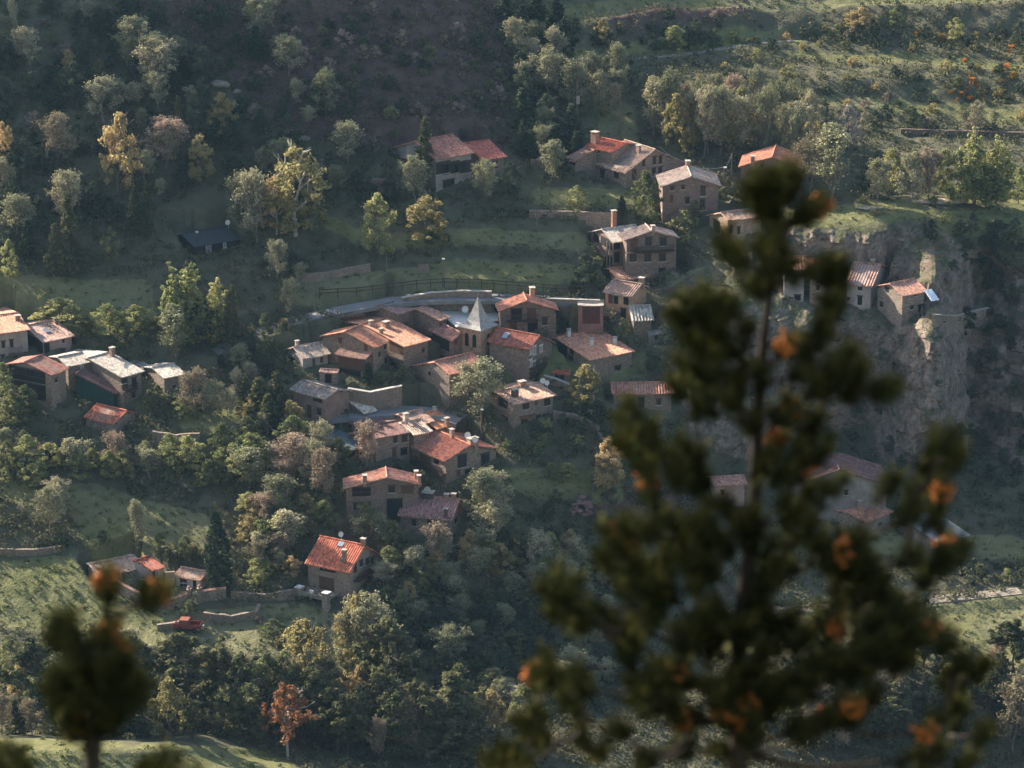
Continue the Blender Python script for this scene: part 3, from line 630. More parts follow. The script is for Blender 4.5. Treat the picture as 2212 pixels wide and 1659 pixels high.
house('hay_barn','long brown roofed open barn running downhill to the bell tower','barn',
  O(R0=A(1600,240),R1=A(2020,490),E1=A(1990,612),E0=A(1525,400)), A(1960,745), S3, m_tile((.36,.17,.13),(.40,.26,.21),.5,.4), th=-58, wins=[('E',A(1800,580),60,26,'open'),('G1',A(1985,560),8,12,'shut')], mark='the long brown barn')
house('mauve_barn','flat looking mauve roof beside the upper lane','barn',
  O(R0=A(1150,203),R1=A(1480,128),E1=A(1690,198),E0=A(1355,292)), A(1400,440), S3, T_mve, p0=12, rough=.01, amp=.03, mark='the mauve barn', chim=[(A(1480,150),.8,.4,M_WHITE)])
house('clay_shed','smooth clay coloured roof wedged between mauve roof and pale terrace','shed',
  O(R0=A(1560,240),R1=A(1690,195),E1=A(1945,330),E0=A(1822,362)), A(1830,480), S3, m_tile((.42,.23,.16),(.45,.28,.2),.4,.2), p0=12, rough=.01, amp=.03, mark='the clay shed')
house('pale_terrace','large pale concrete roof terrace behind the spire','terrace',
  O(R0=A(1740,212),R1=B(200,340),E1=B(445,470),E0=A(2020,345)), B(350,560), PG, m_flat('pale_concrete', (.66,.62,.55), .9, .1), p0=7, shed=True, amp=0, rough=0.005, over=.2, mark='the pale roof terrace', dishes=[(A(2110,290)[0],A(2110,290)[1]+4,.55)])
house('tower_house','tall brown rendered tower like house with grey side roof','house',
  O(R1=A(715,1115),E1=A(545,1193),F1=A(862,1170),E0=A(135,1125),R0=A(305,1045)), A(560,1600), m_plaster((.27,.185,.145)), T_gry, wins=[('E',A(380,1375),9,26,'shut'),('E',A(487,1377),8,14),('E',A(470,1240),20,10,'open'),('G1',A(782,1380),5,10),('G1',A(728,1530),6,20,'door')], mark='the brown tower house')
house('pale_lean_to','bright cream lean to roof against the brown tower house','shed',
  O(R0=A(800,1238),R1=A(950,1225),E1=A(1145,1362),E0=A(975,1378)), A(1010,1500), S2, m_tile((.66,.55,.43),(.72,.64,.54),.5,.15), wins=[('E',A(1000,1440),6,8)], b0=1.5, mark='the cream lean to')
house('ruined_gate','roofless gateway pier with tiled capping below the low house','gate',
  O(R0=A(495,900),R1=A(700,925),E1=A(705,948),E0=A(490,915)), A(600,1085), S2, T_pk, p0=10, shed=True, over=.1, wins=[('E',A(590,1000),14,20,'open')], mark='the tiled gateway')
# lower centre
house('metal_barn','shed with dull blue grey metal roof among bushes','shed',
  O(R0=C_(375,460),R1=C_(565,392),E1=C_(850,465),E0=C_(668,532),F0=C_(215,495)), C_(480,700), S3, m_flat('grey_sheet', (.10,.13,.14), .5, .3, 2, metal=.2), amp=.02, per=.5, rough=.01, wins=[('E',C_(590,560),12,16,'open'),('G0',C_(420,560),30,20,'barn')], mark='the metal roofed shed')
house('brown_roof_house','broad dark brown roof in front of the square','house',
  O(R0=C_(760,350),R1=C_(1095,310),E1=C_(1235,400),E0=C_(885,427)), C_(1000,690), S2, T_brn, rough=.012, wins=[('E',C_(1065,462),9,14),('E',C_(1145,455),12,14),('E',C_(1055,585),9,24,'shut'),('E',C_(1140,568),14,14,'open')], mark='the dark brown roof')
house('small_annex','little rust roofed annex half hidden by a bare tree','shed',
  O(R0=C_(690,400),R1=C_(830,400),E1=C_(990,500),E0=C_(850,500)), C_(900,680), S2, T_old, b0=1.5, wins=[('E',C_(950,570),6,12)], mark='the rust annex')
house('ribbed_house','short roof of pale ribbed tiles between brown and orange roofs','house',
  O(R0=C_(1108,308),R1=C_(1290,288),E1=C_(1400,387),E0=C_(1232,405)), C_(1260,600), S2, m_tile((.60,.42,.31),(.70,.56,.44),.6,.15), amp=.06, per=.36, mark='the pale ribbed roof')
house('square_house','vivid orange roof nearest the square, edged by a pale parapet','house',
  O(R0=C_(1265,243),R1=C_(1425,205),E1=C_(1622,315),E0=C_(1425,362)), C_(1560,470), S2, m_tile((.62,.25,.11),(.62,.38,.24),.35,.15), chim=[(C_(1412,205),.4,.4,M_WHITE),(C_(1565,360),.9,.6)], mark='the vivid orange roof')
house('long_pink_range','narrow peach roof behind the ribbed tiles with white end pier','house',
  O(R0=C_(1095,238),R1=C_(1300,195),E1=C_(1420,300),E0=C_(1200,330)), C_(1200,500), S2, T_pk, chim=[(C_(1085,290),.6,.7,m_plaster((.62,.52,.45)))], mark='the narrow peach roof')
house('main_stone_house','tall stone house, worn red roof and paired tall windows in its broad gable','house',
  O(R0=C_(1432,402),R1=C_(1760,487),E1=C_(1495,607),E0=C_(1178,520),F1=C_(1985,577)), C_(1550,890), m_stone((.29,.24,.2)), m_tile((.46,.17,.10),(.50,.32,.25),.45,.25), rough=.02,
  wins=[('G1',C_(1655,650),20,28,'win'),('G1',C_(1860,640),18,28,'win'),('G1',C_(1625,757),8,14,'shut'),('G1',C_(1705,787),12,28,'open'),('G1',C_(1870,752),12,12),('E',C_(1330,640),24,16,'shut'),('E',C_(1430,650),10,14),('E',C_(1300,760),30,14,'open')],
  balc=[('E',C_(1240,670),C_(1540,735),.9)], chim=[(C_(1565,435),1.0,.6),(C_(1730,465),.6,.9,m_stone((.5,.42,.34))),(C_(1868,515),1.0,.8)], dishes=[(C_(1710,430)[0],C_(1710,430)[1],.5),(C_(1835,510)[0],C_(1835,510)[1],.45)], mark='the paired window gable')
house('gable_brick_house','house turned gable on to the valley, dark openings under salmon tiles','house',
  O(R0=C_(985,793),R1=C_(996,705),F0=C_(600,882),E0=C_(1322,870),E1=C_(1255,772)), C_(900,1215), m_stone((.25,.2,.175)), m_tile((.56,.26,.17),(.60,.40,.3),.35,.15), rough=.015, th=78, L0=7,
  wins=[('G0',C_(765,925),40,18,'barn'),('G0',C_(1033,900),15,15),('G0',C_(1170,905),28,16,'shut'),('G0',C_(770,1050),36,14,'open'),('G0',C_(1060,1090),34,50,'open')], chim=[(C_(800,800),.9,.7),(C_(1250,800),.9,.6),(C_(1275,840),.9,.6)], mark='the salmon gable house')
house('striped_roof_house','house with crisp rows of pale striped tiles and several flat capped chimneys','house',
  O(R0=C_(1150,950),R1=C_(1642,980),E1=C_(1562,1190),E0=C_(1087,1115)), C_(1560,1420), m_stone((.26,.21,.18)), m_tile((.42,.22,.18),(.5,.36,.3),.3,.15), amp=.10, per=.36, rough=.008, th=-18, b0=3.2,
  wins=[('E',C_(1230,1197),10,14),('E',C_(1375,1180),14,8,'open'),('G1',C_(1598,1180),5,12),('G1',C_(1590,1330),5,12)], chim=[(C_(1355,960),.5,1.6,m_stone((.12,.1,.1))),(C_(1520,980),.5,.6),(C_(1580,985),.6,.6),(C_(1512,1150),1.2,.5,m_stone((.14,.11,.1)))],
  dishes=[(C_(1355,930)[0],C_(1355,930)[1]+4,.5)], mark='the striped roof house')
house('red_house','detached red roofed house with a dormer, side balcony and pillared terrace','house',
  O(R0=F_(525,97),R1=F_(880,130),E1=F_(727,328),E0=F_(382,292),F1=F_(1005,262)), F_(740,600), m_stone((.33,.28,.235)), m_tile((.56,.16,.08),(.55,.22,.13),.2,.08), amp=.055, per=.36, rough=.006,
  wins=[('E',F_(565,435),32,26,'shut'),('E',F_(572,302),34,11,'open'),('G1',F_(820,283),7,13),('G1',F_(865,270),7,13),('G1',F_(905,262),6,13),('G1',F_(885,392),11,15),('G1',F_(776,303),7,20,'door'),('G1',F_(800,400),10,8,'open')],
  balc=[('G1',F_(760,372),F_(955,335),.9)], chim=[(F_(697,275),1.7,.55,m_stone((.33,.24,.19))),(F_(895,160),.8,.6,m_stone((.45,.28,.22)))], dishes=[(F_(676,110)[0],F_(676,110)[1],.4)], sky=[F_(675,135)], mark='the red house', front=4.8)
# left group
house('edge_house','beige house cut by the picture edge, balcony over the lane','house',
  O(R0=J(-200,745),R1=J(130,785),E1=J(235,868),E0=J(-100,885)), J(60,1115), m_plaster((.40,.33,.28)), m_tile((.55,.25,.15),(.66,.5,.38),.6,.3), wins=[('E',J(25,975),8,14),('E',J(85,968),8,16),('E',J(20,1080),9,16),('E',J(92,1072),9,16)], balc=[('E',J(60,1040),J(160,1035),.8,M_WOODL)], mark='the beige edge house', th=8, chim=[(J(130,790),.5,.8)])
house('pink_roof_house','house with even pink gravelly roof and a roof window','house',
  O(R0=J(178,835),R1=J(415,795),E1=J(557,912),E0=J(320,948)), J(420,1062), m_plaster((.36,.27,.23)), m_tile((.52,.32,.25),(.6,.45,.36),.6,.15), rough=.015, wins=[('E',J(345,985),12,24,'open'),('E',J(467,950),5,7),('E',J(470,1020),5,7),('G0',J(230,980),50,40,'open')], sky=[J(345,875)], chim=[(J(425,805),.5,.9)], mark='the pink roof house')
house('open_barn','stone barn with wide open timbered end and half red roof','barn',
  O(R0=J(175,1095),F0=J(35,1125),E0=J(378,1187),E1=J(520,1150),R1=J(310,1060)), J(360,1480), S2, m_tile((.42,.16,.11),(.42,.36,.3),.6,.4), wins=[('G0',J(200,1180),82,26,'barn'),('G0',J(190,1310),78,32,'barn'),('E',J(415,1240),5,8),('E',J(430,1430),5,8)], mark='the open ended barn')
house('white_roof_house','house with a chalk white weathered roof and corner loggia','house',
  O(R0=J(640,1065),R1=J(820,1045),E1=J(1070,1170),E0=J(900,1208)), J(930,1435), m_stone((.3,.25,.21)), T_wht, rough=.015, amp=.03, wins=[('E',J(845,1250),9,14),('E',J(915,1262),12,24,'open'),('E',J(990,1262),10,24,'open'),('E',J(985,1348),8,12)], balc=[('E',J(860,1308),J(1000,1308),.8,M_WOOD,.8)], chim=[(J(828,1055),1.1,.7)], dishes=[(J(940,1175)[0],J(940,1175)[1],.45)], mark='the chalk white roof')
house('white_annex','lower strip of chalk white roof joining barn and loggia house','house',
  O(R0=J(415,1060),R1=J(610,1050),E1=J(690,1102),E0=J(500,1120)), J(560,1330), S2, T_wht, rough=.015, amp=.03, mark='the white annex', wins=[('E',J(605,1140),7,7,'white')])
house('tarp_lean_to','brown lean to roof sloping over a green tarpaulin','shed',
  O(R0=J(548,1192),R1=J(625,1150),E1=J(895,1300),E0=J(862,1340)), J(830,1440), m_flat('green_tarpaulin', (.012,.05,.042), .6, .3), T_brn, shed=True, L0=2.4, mark='the green tarpaulin')
house('field_house','small stone house with blinding white roof beside the lane','house',
  O(R0=J(1105,1137),R1=J(1290,1128),E1=J(1368,1196),E0=J(1215,1207)), J(1215,1350), S2, m_tile((.50,.45,.37),(.58,.53,.45),.5,.15), rough=.015, wins=[('E',J(1285,1295),5,8)], mark='the small white roof house')
house('terracotta_barn','small barn with vivid half shaded terracotta roof above the bushes','barn',
  O(R0=J(712,1420),R1=J(955,1440),E1=J(832,1545),E0=J(612,1508),F1=J(1010,1500)), J(838,1655), S2, m_tile((.52,.16,.09),(.50,.28,.18),.3,.25), rough=.035, over=.25, mark='the terracotta barn')
house('junk_shed','ramshackle red roofed shed with junk in the bushes','shed',
  O(R0=I_(265,342),R1=I_(435,350),E1=I_(418,390),E0=I_(237,380)), I_(330,480), M_WOOD, T_brn, wins=[('E',I_(350,415),10,12,'open')], b0=1.2, over=.2, mark='the ramshackle shed')
house('cabin','dark cabin with smooth slate roof and white casements in the trees','cabin',
  O(R0=J(1315,155),R1=J(1690,115),E1=J(1770,197),E0=J(1450,242)), J(1560,330), m_flat('black_boards', (.025,.022,.02), .8, .3), SLATE, amp=0.004, rough=.008, wins=[('E',J(1538,268),11,20,'white'),('E',J(1657,240),7,12,'white')],
  chim=[(J(1455,215),1.4,.22,m_flat('stove_pipe', (.05,.05,.05), .4))], dishes=[(J(1685,130)[0],J(1685,130)[1]-4,.42)], mark='the slate cabin')
# cemetery
house('niche_building','long low cemetery building, bleached tiles above burial niches','mausoleum',
  O(R0=E_(640,378),R1=E_(985,345),E1=E_(1100,412),E0=E_(750,438)), E_(900,515), m_stone((.36,.29,.24)), m_tile((.58,.36,.25),(.72,.58,.46),.7,.3), rough=.03, b0=1.2, over=.3, wins=[('E',E_(840,455),14,14),('E',E_(880,455),8,14,'white'),('E',E_(995,480),6,16,'door'),('E',E_(1085,460),14,20,'open')], mark='the long niche building')
house('niche_annex','red roofed end bay of the cemetery building','mausoleum',
  O(R0=E_(1000,345),R1=E_(1105,335),E1=E_(1225,405),E0=E_(1125,414)), E_(1170,510), PP, T_red, b0=1.2, over=.3, wins=[('E',E_(1130,455),6,16,'open'),('E',E_(1160,450),8,14,'white')], mark='the red end bay')
house('niche_block','small freestanding block of white burial niches beside the cypress','mausoleum',
  O(R0=E_(1340,410),R1=E_(1537,435),E1=E_(1480,489),E0=E_(1268,465)), E_(1400,580), PP, m_tile((.55,.32,.21),(.66,.5,.38),.6,.25), b0=1.0, over=.3, rough=.03,
  wins=[('E',E_(1340,505),7,7,'win'),('E',E_(1365,505),7,7,'win'),('E',E_(1340,535),7,7,'win'),('E',E_(1365,535),7,7,'win'),('E',E_(1435,525),7,22,'open')], mark='the niche block')
# lower right, behind the young pine
house('gorge_house','pinkish house in the gorge glimpsed between pine boughs','house',
  O(R0=G_(1535,375),R1=G_(1790,395),E1=G_(1840,440),E0=G_(1585,432)), G_(1650,625), m_plaster((.46,.32,.25)), m_tile((.5,.24,.17)), wins=[('E',G_(1640,500),8,10)], mark='the pinkish gorge house')
house('grey_gable','high grey gable wall rising behind the pine','house',
  O(R0=H_(850,330),E0=H_(1225,442),F0=H_(520,440)), H_(1000,720), m_plaster((.30,.26,.23)), T_brn, th=70, L0=9, mark='the high grey gable', wins=[('G0',H_(900,500),8,10)])
house('gorge_cottage','orange roofed cottage with a capped chimney seen through the pine','house',
  O(R0=H_(890,640),R1=H_(1095,570),E1=H_(1255,632),E0=H_(1050,708)), H_(1150,830), m_stone((.30,.26,.22)), m_tile((.54,.22,.13)), chim=[(H_(1000,625),1.3,.6)], wins=[('E',H_(1150,740),8,8)], mark='the gorge cottage')
house('patched_barn','barn roof patched with grey metal sheets low in the gorge','barn',
  O(R0=H_(1400,745),R1=H_(1640,712),E1=H_(1830,820),E0=H_(1570,842)), H_(1500,990), m_stone((.28,.23,.2)), m_flat('patched_sheet', (.34,.38,.38), .6, .4, .6), mark='the patched barn')
# ledge houses on the cliff
house('ledge_house','ribbed orange roofed house backed against the cliff','house',
  O(R0=K_(230,320),R1=K_(410,322),E1=K_(420,425),E0=K_(240,418)), K_(330,650), PP, m_tile((.56,.28,.18),(.66,.45,.34),.5,.2), amp=.08, per=.5, b0=2, wins=[('E',K_(350,630),14,11,'open')], mark='the ribbed ledge house')
house('ledge_link','low linking roof between the cliff houses','house',
  O(R0=K_(425,335),R1=K_(610,352),E1=K_(625,432),E0=K_(430,424)), K_(520,700), m_stone((.34,.27,.23)), T_or, b0=2, mark='the linking ledge roof', wins=[('E',K_(500,560),6,8)])
house('ledge_farm','brown ridged farmhouse perched midway along the cliff ledge','house',
  O(R0=K_(765,382),R1=K_(968,370),E1=K_(905,538),E0=K_(688,530)), K_(780,722), PP, m_tile((.40,.22,.16),(.58,.42,.33),.5,.2), amp=.07, per=.45, wins=[('E',K_(812,557),10,9,'open'),('E',K_(810,650),10,18,'open'),('E',K_(725,640),6,6)], chim=[(K_(905,375),.5,.6)], mark='the perched farmhouse')
house('cliff_end_house','end house on the cliff lip with mottled salmon roof','house',
  O(R0=K_(1020,520),R1=K_(1215,492),E1=K_(1312,590),E0=K_(1130,597),F0=K_(915,550)), K_(1170,830), m_stone((.33,.28,.24)), m_tile((.52,.26,.18),(.58,.42,.32),.5,.25), wins=[('G0',K_(1010,572),8,9,'open'),('G0',K_(970,680),7,10),('E',K_(1220,607),7,5),('E',K_(1192,702),7,6),('E',K_(1283,712),11,20,'open'),('E',K_(1237,790),10,16,'open')], mark='the cliff end house')

S2_ = 0
# ------------------------------------------------------------------ church tower, terrace, walls, road, fences, poles
CHM = None
def world_part(name, mb, mat, root, smooth=False):
    inv = (Matrix.Translation(root.location) @ Matrix.Rotation(root.rotation_euler.z, 4, 'Z')).inverted()
    m2 = MB(); m2.v = [tuple(inv @ Vector(v)) for v in mb.v]; m2.f = mb.f; return m2.build(name, mat, root, smooth)
def arch_outline(w, h, n=7):
    r = w / 2; pts = [(-r, 0), (r, 0)] + [(r * math.cos(PI * k / n), h - r + r * math.sin(PI * k / n)) for k in range(n + 1)]; return pts
def face_shape(root, name, c, ax, nn, outline, ringw, mat_in, mat_ring, ringname='surround'):
    c, ax, nn = Vector(c), Vector(ax), Vector(nn); Z = Vector((0, 0, 1)); P = lambda a, z, d: c + ax * a + Z * z + nn * d; n = len(outline)
    cx = sum(p[0] for p in outline) / n; cz = sum(p[1] for p in outline) / n
    m = MB(); m.add([P(a, z, .015) for a, z in outline] + [P(a, z, -.2) for a, z in outline], [list(range(n)), [i + n for i in range(n)][::-1]] + [[i, i + n, (i+1) % n + n, (i+1) % n] for i in range(n)])
    ob = world_part(name, m, mat_in, root); m = MB()
    out = [(a + ringw * np.sign(a - cx) * min(1, abs(a - cx) * 3), z + ringw * (np.sign(z - cz) * min(1, abs(z - cz) * 3))) for a, z in outline]
    vs = [P(a, z, .08) for a, z in outline] + [P(a, z, .08) for a, z in out] + [P(a, z, -.1) for a, z in outline] + [P(a, z, -.1) for a, z in out]; fs = []
    for i in range(n):
        j = (i + 1) % n; fs += [[i, j, n + j, n + i], [n + i, n + j, 3*n + j, 3*n + i], [i, 2*n + i, 2*n + j, j]]
    m.add(vs, fs); r = world_part(ringname, m, mat_ring, root)
    r.parent = ob; r.location = (0, 0, 0); return ob
def find(mark):
    for r, q, d in HOUSES:
        if r.get('mk') == mark: return r, q
# tower
ch, cq = find('the church'); th = math.radians(54); d_ = Vector((math.cos(th), math.sin(th), 0)); n_ = Vector((math.sin(th), -math.cos(th), 0)); s = 3.75
top = at_depth(1038, 714, 477.5); cor = Vector((top.x, top.y, 0)); z1 = top.z; z0 = z1 - 9.5
q4 = [cor, cor + d_ * s, cor + d_ * s - n_ * s, cor - n_ * s]       # near corner first
tm = MB(); tm.add([p + Vector((0, 0, z)) for z in (z0, z1) for p in q4], [(3, 2, 1, 0), (4, 5, 6, 7), (0, 1, 5, 4), (1, 2, 6, 5), (2, 3, 7, 6), (3, 0, 4, 7)])
tow = world_part('bell_tower', tm, m_stone((.42, .30, .23)), ch); cen = sum(q4, Vector()) / 4
def ring(k, z): return [cen + (p - cen) * k + Vector((0, 0, z)) for p in q4]
sp = MB(); lv = [(1.16, z1 - .12), (1.18, z1 + .02), (.84, z1 + .5), (.62, z1 + 1.05), (.38, z1 + 2.2), (.18, z1 + 3.4), (.0, z1 + 4.6)]; vs = [p for k, z in lv for p in ring(k + (0.001 if k == 0 else 0), z)]
sp.add(vs, [[3, 2, 1, 0]] + [[4*i + k, 4*i + (k+1) % 4, 4*i + 4 + (k+1) % 4, 4*i + 4 + k] for i in range(6) for k in range(4)])
spire = world_part('spire', sp, m_flat('spire_shingle', (.36, .335, .295), .9, .3, 2.2), ch)
cr = MB(); tp = cen + Vector((0, 0, z1 + 4.4)); cr.obox(tp, tp + Vector((0, 0, 1.3)), .06, .06); cr.obox(tp + Vector((-.3, 0, .9)), tp + Vector((.3, 0, .9)), .05, .05); world_part('cross', cr, M_METAL, ch)
stm = m_stone((.40, .30, .24))
for k in (.30, .68): face_shape(ch, 'belfry_opening', cor - n_ * s * k + Vector((0, 0, z1 - 2.9)), -n_, -d_, arch_outline(.75, 2.1), .16, M_DARK, stm)
face_shape(ch, 'belfry_opening', cor + d_ * s * .5 + Vector((0, 0, z1 - 2.8)), d_, n_, arch_outline(.7, 1.9), .14, M_DARK, stm)
# apse and nave openings
xc, zc, cth, cL, ca, cb, cp = cq; cd = Vector((math.cos(cth), math.sin(cth), 0)); cn = Vector((math.sin(cth), -math.cos(cth), 0)); r0 = Vector((ch.location.x, ch.location.y, 0))
ac = r0 + cd * (cL/2 - .2) + cn * .3; ap = MB(); nA = 14; R = 2.5; zt_ = zc - 2.6; zb_ = zc - 8
ang = [cth - PI/2 - .1 + (PI + .2) * i / nA for i in range(nA + 1)]; pr = [ac + Vector((math.cos(a), math.sin(a), 0)) * R for a in ang]
ap.add([p + Vector((0, 0, z)) for z in (zb_, zt_) for p in pr], [[i, i + 1, i + nA + 2, i + nA + 1] for i in range(nA)]); world_part('apse', ap, m_stone((.27, .225, .19)), ch)
ap = MB(); pr2 = [ac + (p - ac) * 1.08 for p in pr]; ap.add([p + Vector((0, 0, zt_)) for p in pr2] + [ac + Vector((0, 0, zt_ + 1.5))] + [p + Vector((0, 0, zt_ - .12)) for p in pr2], [[i, i + 1, nA + 1] for i in range(nA)] + [[i + 1, i, nA + 2 + i, nA + 3 + i] for i in range(nA)]); world_part('apse_roof', ap, m_stone((.30, .25, .21)), ch)
def church_face(u, v, face):
    o = min(.25, ca * .3); nrm, org = (-cd, r0 - cd * (cL/2 - o * .8)) if face == 'G0' else (cn, r0 + cn * (ca - o)); rr = Vector(ray(u, v)); t = (org - CAM).dot(nrm) / rr.dot(nrm); return CAM + rr * t, nrm
p, n2 = church_face(*A(1712, 950), 'G0'); face_shape(ch, 'round_window', p, -cn, n2, [(.38 * math.cos(2*PI*k/14), .38 * math.sin(2*PI*k/14)) for k in range(14)], .12, M_DARK, stm)
p, n2 = church_face(*A(1712, 1215), 'G0'); face_shape(ch, 'door', p, -cn, n2, arch_outline(1.1, 1.8), .25, M_WOOD, m_stone((.38, .32, .27)))
p, n2 = church_face(*A(2070, 1210), 'E'); face_shape(ch, 'side_door', p, cd, n2, arch_outline(.9, 1.6), .2, M_DARK, stm)
# pillared terrace of the red house
rh, rq = find('the red house'); Lh = rq[3] / 2; yf_ = -rq[4] + .45; te_ = MB(); x0, x1, y0, y1, zt2 = -Lh + .1, Lh - 2.2, yf_ - 3.0, yf_ - .02, 1.5
sx = m_stone((.36, .32, .27)); te_.box(x0, x1, y0, y1, zt2 - .3, zt2); te_.build('terrace', sx, rh)
for (xa, xb) in ((x0, x0 + .9), (x1 - .9, x1)):
    m = MB(); m.box(xa, xb, y0 - .05, y0 + .9, -3.0, zt2 + .75); pl = m.build('pillar', sx, rh); m = MB(); m.box(xa - .08, xb + .08, y0 - .13, y0 + .98, zt2 + .75, zt2 + .85); m.build('capstone', m_flat('pale_cap', (.6, .58, .53), .8), pl)
m = MB(); m.box(x0 + .9, x1 - .9, y0, y0 + .2, zt2, zt2 + .35); pa = m.build('parapet', sx, rh); m = MB(); xm = (x0 + x1) / 2 - .3; m.box(xm, xm + .6, y0 - .05, y0 + .3, zt2 + .35, zt2 + .8); m.build('pier', m_flat('pale_cap', (.6, .58, .53), .8), pa)
m = MB(); m.box(x0 + .9, x1 - .9, yf_ - 1.2, yf_ - 1.0, -3, zt2 - .3); m.build('garage_opening', M_DARK, rh)
# ------------------------------------------------------------------ grade the land under the houses, build it
def grade(front=True):
    for (fx, fy, th_, hl, a_, b_, ev, rz_, fr_) in FOOT:
        dx, dy = TX - fx, TY - fy; lx = dx * math.cos(th_) + dy * math.sin(th_); ly = -dx * math.sin(th_) + dy * math.cos(th_)
        m = (np.abs(lx) < hl + .3) & (ly > -a_ - .3) & (ly < b_ + .3) & (TZ < ev + 3.5); TZ[m] = np.minimum(TZ[m], ev - 1.6)
        m = (np.abs(lx) < hl + 1.0) & (ly > -a_ - fr_) & (ly <= -a_ + 1.0); TZ[m] = np.minimum(TZ[m], rz_ + .5 + .25 * np.maximum(0, ly[m] + a_))
grade()
# lanes are cut level into the slope
ROADS = [('lane', [(430,775),(560,718),(640,690),(740,668),(840,650),(940,642),(1060,642),(1180,646),(1300,652)], 3.6, 0),
 ('square', [(640,906),(760,892),(840,886),(930,888),(990,900),(1035,925)], 4.6, 0), ('road', [(1500,1320),(1700,1318),(1900,1306),(2060,1292),(2240,1272)], 2.6, 1),
 ('track', [(1000,1165),(1012,1200),(1040,1250),(1090,1268),(1180,1290)], 2.6, 1), ('path', [(255,815),(300,785),(345,768)], 4.0, 0), ('footpath', [(1290,130),(1400,126),(1520,112),(1640,92),(1740,86)], 1.6, 1)]
def road_line(pts, step=1.0, r=None):
    H = [hit0(*p) for p in pts]; out = []
    for a, b in zip(H[:-1], H[1:]):
        n = max(1, int((b - a).xy.length / step)); out += [a + (b - a) * k / n for k in range(n)]
    out.append(H[-1]); r = max(1, int(5 / step)) if r is None else r
    return [sum(out[max(0, i-r):i+r+1], Vector()) / len(out[max(0, i-r):i+r+1]) for i in range(len(out))]
RL = []
for nm, pts, w_, dirt in ROADS:
    P = road_line(pts); RL.append(P); A_ = np.array(P)
    sel = (TX > A_[:, 0].min() - w_*2) & (TX < A_[:, 0].max() + w_*2) & (TY > A_[:, 1].min() - w_*2) & (TY < A_[:, 1].max() + w_*2)
    X, Y, Z = TX[sel], TY[sel], TZ[sel]; bd = np.full(X.shape, 1e9); bz = np.zeros(X.shape)
    for p in A_: d2 = (X - p[0]) ** 2 + (Y - p[1]) ** 2; m_ = d2 < bd; bd[m_] = d2[m_]; bz[m_] = p[2]
    bd = np.sqrt(bd); k = np.clip((w_ * .5 + 2.2 - bd) / 1.5, 0, 1); k = k * k * (3 - 2 * k); TZ[sel] = Z * (1 - k) + (bz - .08) * k
grade()
BVH = make_bvh()
def m_ground():
    m, nt, out = mat_new('hillside_ground'); g = NG(nt); p = g.geo()
    cov = g.n('ShaderNodeSeparateColor'); g.l(g.attr('cover'), cov.inputs[0]); me_, ro_, re_ = cov.outputs[0], cov.outputs[1], cov.outputs[2]
    n1 = g.noise(p, .05, 5, .6); n2 = g.noise(p, .55, 5, .65); n3_ = g.noise(p, 3.0, 3, .7)
    scrub = g.mix(g.rng(n2, .3, .7), (.07, .075, .04), (.155, .145, .085)); scrub = g.mix(g.rng(n1, .4, .65), scrub, g.mix(n3_, (.14, .115, .085), (.08, .085, .045)))
    red = g.mix(g.rng(n2, .3, .7), (.085, .05, .045), (.16, .10, .085)); scrub = g.mix(g.math('MULTIPLY', re_, g.rng(n3_, .3, .55, .5, 1)), scrub, red)
    grass = g.mix(g.rng(n2, .35, .65), (.125, .13, .052), (.215, .205, .085)); grass = g.mix(g.rng(n1, .42, .6, 0, .6), grass, (.22, .20, .12)); grass = g.mix(g.rng(n3_, .45, .75, 0, .5), grass, (.06, .075, .028))
    band = g.noise(g.mapping(p, (.5, .5, .35)), 1.0, 6, .7)
    rock = g.mix(g.rng(band, .35, .65), (.11, .085, .07), (.33, .255, .195)); rock = g.mix(g.rng(n3_, .5, .8, 0, .5), rock, (.10, .085, .075)); rock = g.mix(g.rng(n1, .5, .6, 0, .5), rock, (.23, .14, .105)); vc = g.n('ShaderNodeTexVoronoi', feature='DISTANCE_TO_EDGE'); vc.inputs['Scale'].default_value = .55; vd = g.n('ShaderNodeVectorMath', operation='ADD'); nz = g.n('ShaderNodeTexNoise'); nz.inputs['Scale'].default_value = .5; nz.inputs['Detail'].default_value = 4; g.l(p, nz.inputs['Vector']); vs_ = g.n('ShaderNodeVectorMath', operation='SCALE'); vs_.inputs['Scale'].default_value = 3.2; g.l(nz.outputs['Color'], vs_.inputs[0]); g.l(g.mapping(p, (.9, .9, 1.5)), vd.inputs[0]); g.l(vs_.outputs[0], vd.inputs[1]); g.l(vd.outputs[0], vc.inputs['Vector']); rock = g.mix(g.math('MULTIPLY', g.rng(vc.outputs['Distance'], .0, .12, .6, 0), g.rng(n2, .42, .6)), rock, (.05, .045, .04))
    geo = g.n('ShaderNodeNewGeometry'); sx = g.n('ShaderNodeSeparateXYZ'); g.l(geo.outputs['Normal'], sx.inputs[0])
    mossy = g.math('MULTIPLY', g.rng(sx.outputs[2], .6, .85), g.rng(n2, .3, .6)); rock = g.mix(mossy, rock, (.075, .085, .035))
    c = g.mix(g.rng(g.math('ADD', me_, g.math('MULTIPLY', g.math('SUBTRACT', n2, .5), .5)), .4, .6), scrub, grass)
    c = g.mix(g.rng(g.math('ADD', ro_, g.math('MULTIPLY', g.math('SUBTRACT', n2, .5), .6)), .4, .6), c, rock)
    hb = g.math('ADD', g.math('MULTIPLY', n2, 1.0), g.math('MULTIPLY', n3_, .35))
    g.l(g.bsdf(c, .95, g.bump(hb, .8, .5), .1), out.inputs[0]); return m
M_GROUND = m_ground()
